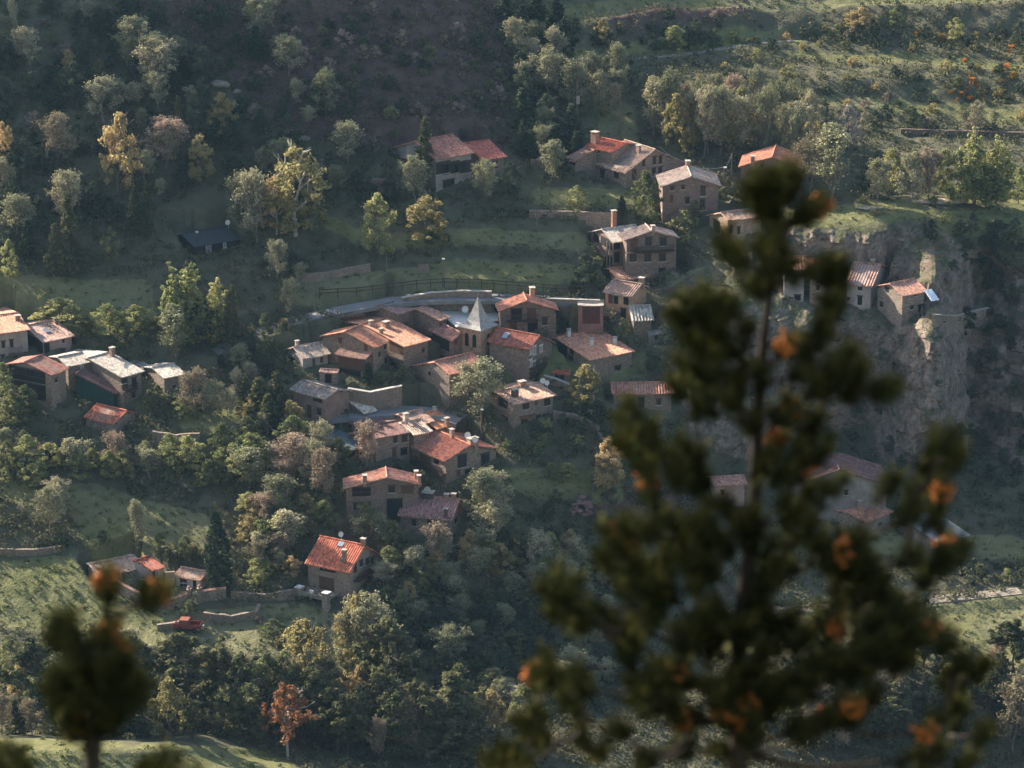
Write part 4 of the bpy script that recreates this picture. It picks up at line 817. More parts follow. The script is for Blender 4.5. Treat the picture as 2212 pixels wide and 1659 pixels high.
# widen the sheet sideways, upward and over the shoulder that throws the shade
def side_cols(sgn):
    offs = np.array([6, 14, 26, 42, 62, 90, 130, 190, 260, 340.])
    e = 0 if sgn < 0 else -1; X0, Y0, Z0 = TX[:, e], TY[:, e], TZ[:, e]
    X = X0[:, None] + sgn * offs[None, :]; Y = Y0[:, None] + 0 * X; Z = Z0[:, None] + fbm(X, Y, 60, 3, 61) * 12 * np.clip(offs / 60, 0, 1)[None, :]
    if sgn > 0: Z = Z + offs[None, :] * .12
    if sgn < 0: X, Y, Z = X[:, ::-1], Y[:, ::-1], Z[:, ::-1]
    return X, Y, Z
XL, YL, ZL = side_cols(-1); XR, YR, ZR = side_cols(1)
GX, GY, GZ = np.hstack([XL, TX, XR]), np.hstack([YL, TY, YR]), np.hstack([ZL, TZ, ZR])
pad = lambda a, k=10: np.pad(a, ((0, 0), (k, k)), mode='edge')
CM = np.stack([pad(MM), pad(MR), pad(ME)], 2)
ups = np.array([8, 20, 36, 56, 80, 110, 150, 200, 260, 330, 420.])[::-1]
UXx = np.repeat(GX[:1], len(ups), 0) * (1 + ups[:, None] / 900); UYy = GY[:1] + ups[:, None]
UZz = GZ[:1] + ups[:, None] * .5 + fbm(UXx, UYy, 70, 4, 71) * 26 * np.clip(ups / 80, 0, 1)[:, None]
GX, GY, GZ = np.vstack([UXx, GX]), np.vstack([UYy, GY]), np.vstack([UZz, GZ]); CM = np.vstack([np.zeros((len(ups),) + CM.shape[1:]), CM])
# shade line: how far along the light each strip of the upper slope is kept in shadow
def shoulder(X, Y, Z):
    s = X * sper[0] + Y * sper[1]; d = X * sdir[0] + Y * sdir[1]
    return s, d
te = math.tan(SUN_EL)
SHL = np.interp  # alias
def strip_s(u, v): P = hit(u, v); return P.x * sper[0] + P.y * sper[1], P.z + (P.x * sdir[0] + P.y * sdir[1]) * te
ctl = []
for (u, v, lift) in SHADE_EDGE:
    s_, k_ = strip_s(u, v); ctl.append((s_, k_ + lift))
ctl.sort(); cs, cz = zip(*ctl); print('SHADE', [(round(a), round(b)) for a, b in ctl])
s_, d_ = shoulder(GX, GY, GZ)
target = np.interp(s_, cs, cz) - d_ * te            # height of the shade plane above each point
def bumpw(x, c, w): return np.exp(-((x - c) / w) ** 2)
wl = np.clip((-112 - GX) / 12, 0, 1)                # only outside the view, on the left
crest = bumpw(GX, -150, 26)
GZ = np.where(wl > 0, np.maximum(GZ, (target + 1.0 * fbm(GX, GY, 7, 3, 81) * 4) * crest * wl + GZ * (1 - crest * wl)), GZ)
me = mesh_np('hillside', np.stack([GX.ravel(), GY.ravel(), GZ.ravel()], 1), grid_faces(*GX.shape)[:, ::-1].copy(), M_GROUND, True, {'cover': CM.reshape(-1, 3)})
me.polygons.foreach_set('use_smooth', (CM[:-1, :-1, 1].ravel() < .45)); me.update()
terr = tag(link('hillside_terrain', me), None, None, None, 'structure')
# the viewer's own slope and the valley floor between
nx_ = np.linspace(-260, 260, 120); ny_ = np.concatenate([np.linspace(-120, 0, 14), np.linspace(2, 40, 24), np.linspace(46, 430, 70)])
NX, NY = np.meshgrid(nx_, ny_)
prof = np.interp(NY, [-120, -20, 0, 3, 12, 40, 100, 200, 300, 350, 380, 430], [30, 6, -1.7, -2.9, -8.2, -26, -66, -130, -181, -191, -190, -188])
NZ = CAMZ + prof + fbm(NX, NY, 30, 4, 91) * 6 * np.clip((NY - 14) / 60, 0, 1)
me = mesh_np('near_slope', np.stack([NX.ravel(), NY.ravel(), NZ.ravel()], 1), grid_faces(*NX.shape), M_GROUND, True, {'cover': np.zeros((NX.size, 3))})
tag(link('valley_terrain', me), None, None, None, 'structure')
# ------------------------------------------------------------------ lanes, dry stone walls, fences, poles
def path_pts(pts, step=1.2):
    H = [hit(*p) for p in pts]; out = []
    for a, b in zip(H[:-1], H[1:]):
        n = max(1, int((b - a).xy.length / step))
        for k in range(n): c = a + (b - a) * k / n; out.append(Vector((c.x, c.y, ground_z(c.x, c.y))))
    out.append(H[-1]); return out
def side(P, i):
    d = (P[min(i+1, len(P)-1)] - P[max(i-1, 0)]); d.z = 0; d.normalize(); return Vector((-d.y, d.x, 0))
def smooth_z(P, r=3):
    z = [p.z for p in P]; return [Vector((p.x, p.y, sum(z[max(0, i-r):i+r+1]) / len(z[max(0, i-r):i+r+1]))) for i, p in enumerate(P)]
def road(name, P, w, mat, lift=.06):
    K = 4; V = []
    for i, p in enumerate(P):
        s = side(P, i)
        for k in range(K + 1): q = p + s * w * (k / K - .5); V.append((q.x, q.y, p.z + lift + .03 * (1 - abs(k / K - .5) * 2)))
    F = [[i*(K+1)+k, i*(K+1)+k+1, (i+1)*(K+1)+k+1, (i+1)*(K+1)+k] for i in range(len(P)-1) for k in range(K)]
    n = len(V); V += [(v[0], v[1], v[2] - .6) for v in V]; e1 = [i*(K+1) for i in range(len(P))]; e2 = [i*(K+1)+K for i in range(len(P))]
    F += [[a, b, b + n, a + n] for a, b in zip(e1[:-1], e1[1:])] + [[b, a, a + n, b + n] for a, b in zip(e2[:-1], e2[1:])]
    tag(link(name, mesh_np(name, V, F, mat)), None, None, None, 'structure')
def stone_wall(label, pts, h, t=.5, mat=None, cope=None, name='stone_wall', cat='wall', grp=None, arch=None, tile=False):
    P = road_line(pts, .9, 0); o = P[0].copy(); root = thing(name, label, cat, tuple(o), 0, grp); rnd = random.Random(len(P)); mb = MB(); V = []
    hs = [h * (1 + rnd.uniform(-.05, .05) * (0 if cope else 1)) for _ in P]
    for i, p in enumerate(P):
        s = side(P, i) * t / 2
        for a, z in ((-1, -2.2), (-1, hs[i]), (1, hs[i]), (1, -2.2)): V.append(p + s * a + Vector((0, 0, z)) - o)
    n = len(P); F = [[4*i + k, 4*i + k + 1, 4*i + k + 5, 4*i + k + 4] for i in range(n-1) for k in range(3)] + [[0, 1, 2, 3], [4*n-1, 4*n-2, 4*n-3, 4*n-4]]
    mb.add(V, F); mb.build('masonry', mat or S2, root)
    if cope:
        V = []
        for i, p in enumerate(P):
            s = side(P, i) * (t / 2 + .08)
            for a, z in ((-1, .004), (0, .2) if tile else (-1, .12), (1, .004) if tile else (1, .12)) + (() if tile else ((1, .004),)): V.append(p + s * a + Vector((0, 0, hs[i] + z + (rnd.uniform(-.03, .03) if tile else 0))) - o)
        k_ = 3 if tile else 4; F = [[k_*i + k, k_*i + (k+1) % k_, k_*(i+1) + (k+1) % k_, k_*(i+1) + k] for i in range(n-1) for k in range(k_)] + [list(range(k_)), [k_*n - 1 - k for k in range(k_)]]
        mb = MB(); mb.add(V, F); mb.build('coping', cope, root)
    u, v = proj(P[n//2]); return root
def fence(label, pts, h, sp, mat, rails=(.45, .9), grp=None, pw=.12):
    P = road_line(pts, sp, 0); o = P[0].copy(); root = thing('fence', label, 'fence', tuple(o), 0, grp); rl = MB()
    for i, p in enumerate(P):
        mb = MB(); q = p - o; mb.box(q.x - pw/2, q.x + pw/2, q.y - pw/2, q.y + pw/2, q.z - .4, q.z + h); mb.build('fence_post', mat, root)
        if i: 
            for r in rails: rl.obox(P[i-1] - o + Vector((0, 0, h * r)), q + Vector((0, 0, h * r)), .05, .12)
    rl.build('rails', mat, root)
def pole(label, u, v, hpx, kind='plain'):
    P = hit(u, v); H = hpx / FV / CP * P.y; root = thing('utility_pole' if kind != 'lamp' else 'street_lamp', label, 'utility pole' if kind != 'lamp' else 'street lamp', tuple(P)); mb = MB(); mb.tube([(0, 0, -.5), (0, 0, H)], [.13, .09], 8); mb.build('pole', M_WOODL, root)
    if kind == 'cross':
        mb = MB(); mb.obox((-1.9, 0, H - .15), (1.9, 0, H - .15), .14, .14); c = mb.build('crossarm', M_WOODL, root)
        for x in (-1.7, -.6, .9, 1.7): m = MB(); m.tube([(x, 0, H - .1), (x, 0, H + .18)], [.07, .05], 6); m.build('insulator', M_WHITE, c)
        m = MB(); m.box(-.1, .45, -.3, -.14, H * .28, H * .28 + 1.4); m.build('transformer_box', M_METAL, root)
        m = MB(); m.tube([(1.7, -.1, H - .2), (1.5, -.1, H - 1.6), (1.0, -.1, H - 2.0), (.6, -.1, H - 1.5), (.6, -.1, H - .2)], [.03]*5, 4); m.build('cable_loop', M_METAL, root)
    if kind == 'lamp':
        m = MB(); m.tube([(0, 0, H - .3), (.1, -.5, H + .1)], [.05, .04], 5); m.box(-.12, .32, -.9, -.45, H + .0, H + .15); m.build('lamp_head', M_WHITE, root)
    return root, Vector((P.x, P.y, P.z + H))
LANE = m_flat('lane_asphalt', (.20, .20, .195), .9, .15, .6); DIRT = m_flat('dirt_track', (.26, .22, .17), .95, .25, .8)
for (nm, pts, w_, dirt), P in zip(ROADS, RL): road(nm, P, w_, DIRT if dirt else LANE)
W = stone_wall; PALE = m_flat('weathered_cap', (.42, .38, .33), .85)
W('long stone retaining wall on the meadow below the mottled house', [(1143,468),(1240,471),(1325,474)], 1.1)
W('roadside retaining wall with pale coping behind the church spire', [(868,657),(930,646),(1000,642),(1062,644)], 1.0, cope=PALE)
W('pale coped parapet between timber fronted house and garage', [(1180,660),(1240,662),(1296,664)], 1.1, cope=PALE)
W('tall curved terrace wall holding the garden beside the church', [(752,874),(800,882),(868,868)], 2.5, cope=PALE)
W('ruined stone wall above the pale villa lawn', [(780,412),(815,406),(858,410)], 1.6)
W('low stone hut wall between villa wing and farmhouse', [(1148,362),(1180,360),(1215,362)], 1.3)
W('ledge parapet beyond the cliff end house', [(2016,706),(2060,708),(2100,698),(2134,690)], 1.9, cope=M_STONECAP)
W('vaulted terrace wall above the green thicket', [(330,958),(380,966),(432,962)], 2.0)
W('dry stone wall running from the cypress toward the red house', [(500,1290),(570,1296),(640,1285)], .9)
W('curved dry stone wall under the cemetery path', [(440,1338),(500,1345),(552,1336),(560,1320)], 1.1)
W('short dry stone wall beside the red trailer', [(340,1362),(372,1358),(402,1352)], .9)
W('crumbling field wall at the meadow edge', [(0,1196),(70,1198),(130,1190)], .8)
W('grey terrace wall high on the shaded field', [(1945,288),(2080,292),(2240,296)], .8, .5, S3)
W('garden wall stepping down beside the peach roofed house', [(1195,905),(1240,912),(1290,935),(1300,965)], 1.3)
W('low wall below the long orange house', [(1175,825),(1200,832),(1232,845)], 1.0, cope=M_STONECAP)
W('shaded bank wall beside the cabin meadow', [(640,610),(700,604),(800,585)], 1.2)
TC = m_tile((.56,.26,.16), (.66,.5,.38), .5, .3); CW = m_stone((.34, .29, .24))
W('cemetery wall with tile coping sloping down from the niche building', [E_(840,560),E_(980,640),E_(1110,705),E_(1225,720)], 1.5, .45, CW, TC, 'cemetery_wall', 'wall', tile=True)
W('cemetery front wall with tile coping left of the gate', [E_(1228,722),E_(1310,698),E_(1388,668)], 1.5, .45, CW, TC, 'cemetery_wall', 'wall', tile=True)
W('cemetery front wall with tile coping right of the gate', [E_(1478,655),E_(1570,640),E_(1668,628)], 1.5, .45, CW, TC, 'cemetery_wall', 'wall', tile=True)
W('plain rear cemetery wall between the niche buildings', [E_(1222,505),E_(1290,500)], 1.3, .4, CW, None, 'cemetery_wall', 'wall')
g0, g1 = hit(*E_(1396, 668)), hit(*E_(1472, 660)); gt = thing('gate', 'iron cemetery gate hung between two ball topped stone pillars', 'gate', tuple(g0))
for p in (g0, g1):
    q = p - g0; m = MB(); m.box(q.x - .25, q.x + .25, q.y - .25, q.y + .25, q.z - .6, q.z + 2.0); pl = m.build('pillar', CW, gt); m = MB(); m.box(q.x - .32, q.x + .32, q.y - .32, q.y + .32, q.z + 2.0, q.z + 2.12)
    m.tube([(q.x, q.y, q.z + 2.1 + .5 * k / 8) for k in range(9)], [.02 + .24 * math.sin(PI * min(1, max(0, k / 8))) ** .6 for k in range(9)], 8); m.build('ball_finial', m_stone((.5, .36, .28)), pl)
m = MB(); dq = g1 - g0
for k in range(11): a = dq * (.1 + .08 * k); m.obox(a + Vector((0, 0, .1)), a + Vector((0, 0, 1.5)), .04, .04)
for z in (.2, 1.3): m.obox(dq * .1 + Vector((0, 0, z)), dq * .9 + Vector((0, 0, z)), .05, .05)
m.build('gate_leaf', m_flat('gate_iron', (.3, .31, .28), .6), gt)
fence('dark timber rail fence following the lane below the meadow', [(690,640),(770,636),(840,628),(900,620),(960,616),(1040,618),(1120,624),(1200,630),(1270,634)], 1.15, 1.9, M_WOOD)
fence('thin post fence along the lane bend', [(745,690),(790,678),(850,662)], .9, 2.2, M_WOOD, (.9,), pw=.08)
fence('slim lane railing behind the timber fronted house', [(1062,655),(1180,657),(1296,661)], 1.1, 3.0, M_WOOD, (.95,), pw=.06)
fence('weathered timber fence climbing the rock path', [(1414,640),(1440,634),(1480,628),(1525,626)], 1.0, 1.8, M_WOODL)
poles = [pole('tall electricity pole with crossarm on the wooded slope', 1246, 262, 134, 'cross'), pole('lamp topped leaning pole in the middle of the meadow', 957, 618, 62, 'lamp'), pole('thin wooden pole left of the meadow', 836, 640, 90), pole('slender pole in front of the chalet veranda', 1317, 612, 92),
 pole('white headed lamp pole below the farmhouse cable', 1564, 402, 42, 'lamp'), pole('thin pole beside the orange edged gable house', 1580, 388, 58, 'plain'), pole('thin pole on the dark field above the terrace wall', 1340, 305, 88), pole('slim post on the meadow right of the lamp', 1160, 502, 48), pole('slim dark pole on the sunlit scrub terraces', 2180, 232, 80) if False else pole('slim dark pole on the sunlit scrub terraces', 1918, 240, 82),
 pole('lamp post at the corner of the square', 1040, 945, 66, 'lamp'), pole('pale short post by the bare hedge', 682, 640, 34)]
def cable(label, p, q, sag):
    p, q = Vector(p), Vector(q); mb = MB(); pts = [p + (q - p) * k / 16 - Vector((0, 0, sag * 4 * (k/16) * (1 - k/16))) for k in range(17)]; o = p.copy(); mb.tube([a - o for a in pts], [.03] * 17, 4); ob = mb.build('power_cable', M_METAL); ob.location = o; tag(ob, label, 'cable')
mh, mq = find('the mottled roof house'); cable('pale cable sagging from the mottled roof house to the lamp pole', (mh.location.x + 3, mh.location.y - 1, mq[1]), poles[4][1], 1.6)
cable('short cable crossing above the twin gable stone house', poles[4][1], poles[5][1], .5)
def blob(name, label, cat, u, v, sx, sy, sz, mat, seed=0, rotz=0):
    P = hit(u, v); rs = np.random.RandomState(seed + 3); V = []; F = []; n, m_ = 10, 7
    for j in range(m_ + 1):
        for i in range(n):
            a = 2*PI*i/n; b = PI*j/m_; r = 1 + .22 * math.sin(3*a + seed) * math.sin(b) + rs.uniform(-.1, .1); V.append((math.cos(a)*math.sin(b)*r*sx/2, math.sin(a)*math.sin(b)*r*sy/2, (math.cos(b)*r*.5 + .3)*sz))
    for j in range(m_):
        for i in range(n): F.append([j*n+i, (j+1)*n+i, (j+1)*n+(i+1) % n, j*n+(i+1) % n])
    o = link(name, mesh_np(name, V, F, mat), None, tuple(P), rotz); tag(o, label, cat); return o
RK = m_stone((.42, .38, .34))
blob('boulder','long pale boulder on the shaded upper slope','boulder',472,186,3.6,1.6,1.2,RK,1,-.4); blob('boulder','small pale rock just below the long boulder','boulder',512,200,1.2,1.0,.7,RK,2); blob('boulder','pale rounded rock above the golden spring tree','boulder',658,302,1.8,1.2,.9,RK,3); blob('boulder','whitish rock beside bare trees on the upper slope','boulder',402,196,1.6,1.0,.8,RK,4); blob('boulder','broad flat sunlit rock slab on the cliff top','boulder',2040,438,9,2.4,.8,m_stone((.52,.44,.36)),5,.05); blob('boulder','small sunlit rock slab beside the broad one','boulder',1880,452,4,1.4,.5,m_stone((.52,.44,.36)),6)
LANDMARKS += [(472,178,'the long boulder'),(658,298,'the rounded rock'),(475,1180,'the cypress'),(1246,190,'the electricity pole'),(957,590,'the meadow lamp'),(410,1350,'the red trailer'),(2040,440,'the rock slab'),(800,875,'the garden wall'),(380,950,'the vaulted wall'),(50,1196,'the field wall'),(2090,290,'the grey terrace wall'),(2070,700,'the ledge parapet'),(1650,40,'the red bank'),(1230,466,'the retaining wall'),(1405,1310,'the blue cover'),(620,1560,'the rust brown pine'),(640,720,'the lane bend')]
P = hit(408, 1362); tr = thing('trailer', 'faded red farm trailer parked below the cemetery', 'trailer', tuple(P), -.15); RM = m_flat('faded_red_paint', (.20, .045, .04), .6, .3, 3); m = MB(); m.box(-1.9, 1.8, -.8, .8, .55, .62); m.box(-1.9, 1.8, -.8, -.74, .62, 1.2); m.box(-1.9, 1.8, .74, .8, .62, 1.2); m.box(1.74, 1.8, -.74, .74, .62, 1.2); m.box(-1.9, -1.84, -.74, .74, .62, 1.2); m.build('body', RM, tr)
m = MB(); m.box(-1.2, .1, -.7, .7, .63, 1.75); m.build('load', m_flat('rust_load', (.24, .08, .05), .8, .4, 3), tr)
for x in (-1.1, 1.0):
    for y in (-.85, .85): m = MB(); m.tube([(x, y - .1, .35), (x, y + .1, .35)], [.38, .38], 12); m.build('wheel', M_DARK, tr)
m = MB(); m.obox((1.8, 0, .55), (2.9, 0, .4), .1, .1); m.build('drawbar', RM, tr); m = MB(); m.box(1.85, 2.2, -.5, .1, .5, 1.0); m.build('canister', PALE, tr)
def sheet_obj(name, label, cat, u, v, w, d, c, rotz=0, tilt=.15, rough=.5, hgt=.5):
    P = hit(u, v); V = []; n = 9
    for j in range(n):
        for i in range(n): x = (i/(n-1) - .5) * w; y = (j/(n-1) - .5) * d; V.append((x, y, hgt + tilt * y + .06 * math.sin(i * 1.7 + j) * math.cos(j * 1.3)))
    k = len(V); V += [(a, b, c_ - .05 if 0 < 1 else 0) for a, b, c_ in V]; F = [[j*n+i, j*n+i+1, (j+1)*n+i+1, (j+1)*n+i] for j in range(n-1) for i in range(n-1)]; F += [[q + k for q in f[::-1]] for f in F]
    bd = [i for i in range(n)] + [(j*n + n-1) for j in range(1, n)] + [(n-1)*n + i for i in range(n-2, -1, -1)] + [j*n for j in range(n-2, 0, -1)]
    F += [[a, a + k, b + k, b] for a, b in zip(bd, bd[1:] + bd[:1])]
    o = link(name, mesh_np(name, V, F, m_flat(name, c, rough, .1)), None, tuple(P), rotz); tag(o, label, cat)
sheet_obj('pool_cover', 'bright blue pool cover glimpsed between pine boughs', 'cover', 1405, 1316, 3.6, 2.4, (.02, .30, .48)); sheet_obj('tarpaulin', 'crumpled white sheet on the ground beside the ramshackle shed', 'tarpaulin', 55, 997, 1.8, 1.0, (.6, .62, .62), .2); sheet_obj('tarpaulin', 'white sheet propped against the ramshackle shed', 'tarpaulin', 78, 992, 2.6, 1.2, (.45, .48, .5), .1, .5, .5, 1.2)
sheet_obj('metal_sheet', 'glaring white sheet at the end of the cliff house', 'sheet', 2010, 700, 1.4, 2.0, (.85, .87, .9), .5, .6, .25, 4.6)
P = hit(915, 600); sg = thing('sign_board', 'blank brown notice board standing on the meadow', 'sign', tuple(P)); m = MB(); m.box(-.85, .85, -.06, .06, .8, 2.2); m.build('panel', m_plaster((.22, .17, .15)), sg)
for x in (-.7, .7): m = MB(); m.box(x - .06, x + .06, .07, .17, -.4, 2.2); m.build('leg', M_WOOD, sg)
# ------------------------------------------------------------------ tree and shrub kinds (each built once, then copied tree by tree)
def leaves(cen, rad, n, size, rs, up=.3, elong=1.5, droop=0):
    """n leaf sprays around each centre: verts (N*4,3) as rhombs"""
    cen = np.asarray(cen, float); k = len(cen); rad = np.broadcast_to(rad, (k,)); idx = np.repeat(np.arange(k), n); N = len(idx)
    d = rs.normal(size=(N, 3)); d /= np.linalg.norm(d, axis=1, keepdims=True); r = rad[idx] * rs.random(N) ** .45
    c = cen[idx] + d * r[:, None] * np.array([1, 1, .8])
    nrm = d + rs.normal(size=(N, 3)) * .55; nrm[:, 2] += up; nrm /= np.linalg.norm(nrm, axis=1, keepdims=True)
    a = np.cross(nrm, rs.normal(size=(N, 3))); a /= np.linalg.norm(a, axis=1, keepdims=True) + 1e-9
    a[:, 2] -= droop; b = np.cross(nrm, a); s = (size * rs.uniform(.6, 1.4, N))[:, None]
    v = np.stack([c - a*s*elong*.5, c - b*s*.5, c + a*s*elong*.5, c + b*s*.5], 1).reshape(-1, 3)
    t = np.clip(rs.random(k)[idx] * .6 + rs.random(N) * .4, 0, 1); return v, np.repeat(t, 4)
def quads(n): return np.arange(n).reshape(-1, 4)
def twigs(P, Q, w0, w1, rs=None):
    """thin three sided rods P->Q"""
    P, Q = np.asarray(P, float), np.asarray(Q, float); d = Q - P; d /= np.linalg.norm(d, axis=1, keepdims=True) + 1e-9
    a = np.cross(d, [.3, .2, .93]); a /= np.linalg.norm(a, axis=1, keepdims=True) + 1e-9; b = np.cross(d, a); V = []
    for c, w in ((P, w0), (Q, w1)):
        for k in range(3): V.append(c + (a * math.cos(k*2.094) + b * math.sin(k*2.094)) * w)
    V = np.stack(V, 1).reshape(-1, 3); n = len(P); o = (np.arange(n) * 6)[:, None]
    F = np.vstack([o + np.array([k, (k+1) % 3, (k+1) % 3 + 3, k + 3]) for k in range(3)]); return V, F
def limbs(h, w, rs, n1=7, up=.9, start=.25, levels=2, spread=1.0, tw=26, twl=.8):
    """branching skeleton: list of (p, q, r0, r1)"""
    segs = []; tips = []
    top = np.array([rs.normal() * .04 * h, rs.normal() * .04 * h, h * .92]); pts = [np.zeros(3) - [0, 0, .6]]
    for i in range(1, 6):
        pts.append(top * i / 5 + rs.normal(size=3) * .02 * h * (i < 5)); 
    for i in range(5): segs.append((pts[i], pts[i+1], h*.022*(1-i/5.6), h*.022*(1-(i+1)/5.6)))
    def br(p, d, l, r, lev):
        n = 3; q = p
        for i in range(n):
            d = d + rs.normal(size=3) * .16; d[2] += .10 * up; d = d / np.linalg.norm(d); q2 = q + d * l / n
            segs.append((q, q2, r * (1 - i / n * .6), r * (1 - (i + 1) / n * .6))); q = q2
            if lev > 0:
                for _ in range(2):
                    e = d + rs.normal(size=3) * .75; e[2] += up * .35; br(q, e / np.linalg.norm(e), l * .5, r * .5, lev - 1)
        tips.append((q, d))
    for i in range(n1):
        f = start + (1 - start) * (i + .5) / n1; a = i * 2.4 + rs.random(); k = int(f * 5); p = pts[k] + (pts[min(k+1, 5)] - pts[k]) * (f * 5 - k)
        prof = (1 - abs(f - .45) * 1.1); d = np.array([math.cos(a) * spread, math.sin(a) * spread, up]); d /= np.linalg.norm(d)
        br(p, d, w * .5 * max(.35, prof) * 1.15, h * .009, levels - 1)
    return segs, tips
def seg_mesh(segs):
    return twigs([s[0] for s in segs], [s[1] for s in segs], np.array([[s[2]] for s in segs]), np.array([[s[3]] for s in segs]))
M_BARK = m_flat('bark', (.13, .105, .085), .9, .3, 3); M_BARKP = m_flat('pale_bark', (.46, .40, .33), .85, .25, 3); M_BARKB = m_flat('twig_bark', (.20, .165, .14), .9, .25, 1)
LM = {
 'broad': m_leaf('leaves_green', [(.10, .12, .055), (.20, .215, .10), (.31, .31, .15)]),
 'bright': m_leaf('leaves_bright', [(.19, .215, .09), (.32, .335, .14), (.46, .46, .21)]),
 'gold': m_leaf('leaves_golden', [(.26, .21, .09), (.40, .33, .15), (.54, .46, .23)]),
 'dark': m_leaf('leaves_dark', [(.04, .058, .040), (.07, .092, .055), (.12, .14, .08)], .2),
 'pine': m_leaf('pine_needles', [(.055, .062, .03), (.11, .115, .055), (.21, .20, .095)], .25),
 'twig': m_leaf('twigs_grey', [(.17, .15, .12), (.31, .275, .215), (.42, .41, .22)], .15),
 'mauve': m_leaf('twigs_mauve', [(.16, .13, .11), (.29, .225, .18), (.42, .34, .22)], .2),
 'dead': m_leaf('dead_needles', [(.264, .102, .054), (.408, .168, .090), (.528, .240, .132)], .25),
 'broom': m_leaf('broom_bloom', [(.12, .10, .04), (.50, .24, .05), (.62, .31, .07)], .3),
 'pink': m_leaf('blossom', [(.30, .19, .16), (.42, .28, .23), (.5, .36, .3)], .3),
 'white': m_leaf('white_blossom', [(.28, .24, .19), (.42, .37, .30), (.5, .45, .38)], .3),
}
def crown_pts(h, w, rs, n, z0, z1, prof):
    P = []
    while len(P) < n:
        f = rs.random(); a = rs.random() * 2 * PI; R = prof(f) * w / 2; r = R * math.sqrt(rs.uniform(.12, 1)) * rs.uniform(.8, 1.12)
        P.append((math.cos(a) * r, math.sin(a) * r, z0 * h + (z1 - z0) * h * f))
    return np.array(P)
PROTO = {}
def proto(kind, var, crown_mesh, trunk_mesh): PROTO.setdefault(kind, []).append((crown_mesh, trunk_mesh))
def kind_mesh(kind, var):
    rs = np.random.RandomState(hash_(kind) + var * 17)
    if kind in ('broad', 'bright', 'gold', 'darkbroad', 'pink', 'white', 'birch'):
        h, w = 8., 6.; segs, tips = limbs(h, w * (.72 if kind == 'birch' else .9), rs, 7, .8, .22, 2); cl = crown_pts(h, w, rs, 64, .16, .97, lambda f: (math.sin(PI * min(1, f * .8 + .22)) ** .7) * (.75 + .35 * vn(f * 5, var)))
        V, T = leaves(cl, rs.uniform(.3, .85, len(cl)), 66 if kind != 'birch' else 50, .205, rs, .35)
        m = {'darkbroad': 'dark', 'birch': 'gold'}.get(kind, kind); segs = [(a, b, r * (1.15 if kind == 'birch' else 1), q * (1.15 if kind == 'birch' else 1)) for a, b, r, q in segs]; sv, sf = seg_mesh(segs); return V, T, LM[m], sv, sf, M_BARKP if kind == 'birch' else M_BARK
    if kind == 'poplar' or kind == 'brightpoplar':
        h, w = 12., 4.2; segs, tips = limbs(h, w * .8, rs, 9, 2.2, .12, 2, .6); P = []
        for i in range(11):
            a = i * 2.4 + rs.random(); r = (.06 + .33 * (i / 11.)) * w; t = 1.0 - .5 * (i / 11.) + rs.uniform(-.08, .05); n = 13
            for j in range(n):
                f = (j + .5) / n; P.append((math.cos(a) * r * (1 + .2 * f) + rs.normal() * .2, math.sin(a) * r * (1 + .2 * f) + rs.normal() * .2, h * (.08 + .9 * f * t)))
        V, T = leaves(P, np.array([.55 * (1 - .7 * ((j % 13) / 13.) ** 2) + .12 for j in range(len(P))]), 24, .26, rs, .1, 1.7)
        sv, sf = seg_mesh(segs); return V, T, LM['bright' if kind == 'brightpoplar' else 'gold'], sv, sf, M_BARK
    if kind in ('fir', 'goldfir'):
        h, w = 12., 4.6; P = []; R = []; segs = [(np.array([0, 0, -.6]), np.array([0, 0, h * .98]), .16, .02)]
        for i in range(24):
            z = h * (.05 + .93 * i / 24); L = w / 2 * (1 - i / 24.) ** .85 * rs.uniform(.8, 1.1) + .12
            for k in range(7):
                a = rs.random() * 6.28; LL = L * rs.uniform(.6, 1.15); dz = -.18 * LL; q = np.array([math.cos(a) * LL, math.sin(a) * LL, z + dz]); segs.append((np.array([0, 0, z]), q, .03, .01))
                for f in (.35, .6, .85, 1.0): P.append(np.array([math.cos(a) * LL * f, math.sin(a) * LL * f, z + dz * f ** 1.4 + .05])); R.append(.28)
        V, T = leaves(P, np.array(R), 6, .24, rs, .5, 2.0, .15); sv, sf = seg_mesh(segs); return V, T, LM['dark' if kind == 'fir' else 'pine'], sv, sf, M_BARK
    if kind in ('pine', 'deadpine'):
        h, w = 10., 6.; segs, tips = limbs(h, w, rs, 13, .28, .28, 2, 1.0); P = [s[1] for s in segs[5:]] + [t[0] for t in tips]; P = np.array(P); P = P[P[:, 2] > h * .2]
        pr = 1.0 - .75 * np.clip(P[:, 2] / h - .35, 0, 1); P[:, 0] *= pr; P[:, 1] *= pr
        if kind == 'deadpine': P = P[rs.random(len(P)) < .8]
        V, T = leaves(P, rs.uniform(.22, .6, len(P)) * [1, 1][0], 20 if kind == 'pine' else 14, .23, rs, .6, 1.9); P2 = np.array([[0, 0, h * f] for f in np.linspace(.8, 1, 8)]); V2, T2 = leaves(P2, .4, 24, .22, rs, .6, 1.8)
        sv, sf = seg_mesh(segs); return np.vstack([V, V2]), np.hstack([T, T2]), LM['pine' if kind == 'pine' else 'dead'], sv, sf, (M_BARK if kind == 'pine' else M_BARKP)
    if kind in ('bare', 'mauvebare', 'upbare'):
        h, w = 8., 5.5; segs, tips = limbs(h, w, rs, 9, 1.3 if kind != 'upbare' else 2.4, .12, 3, 1.0 if kind != 'upbare' else .6)
        B_ = np.array([s[1] for s in segs[5:]]); Dd = np.array([s[1] - s[0] for s in segs[5:]]); n = 2; idx = np.repeat(np.arange(len(B_)), n)
        d = Dd[idx] / (np.linalg.norm(Dd[idx], axis=1, keepdims=True) + 1e-9) + rs.normal(size=(len(idx), 3)) * .35; d[:, 2] += .5; d /= np.linalg.norm(d, axis=1, keepdims=True)
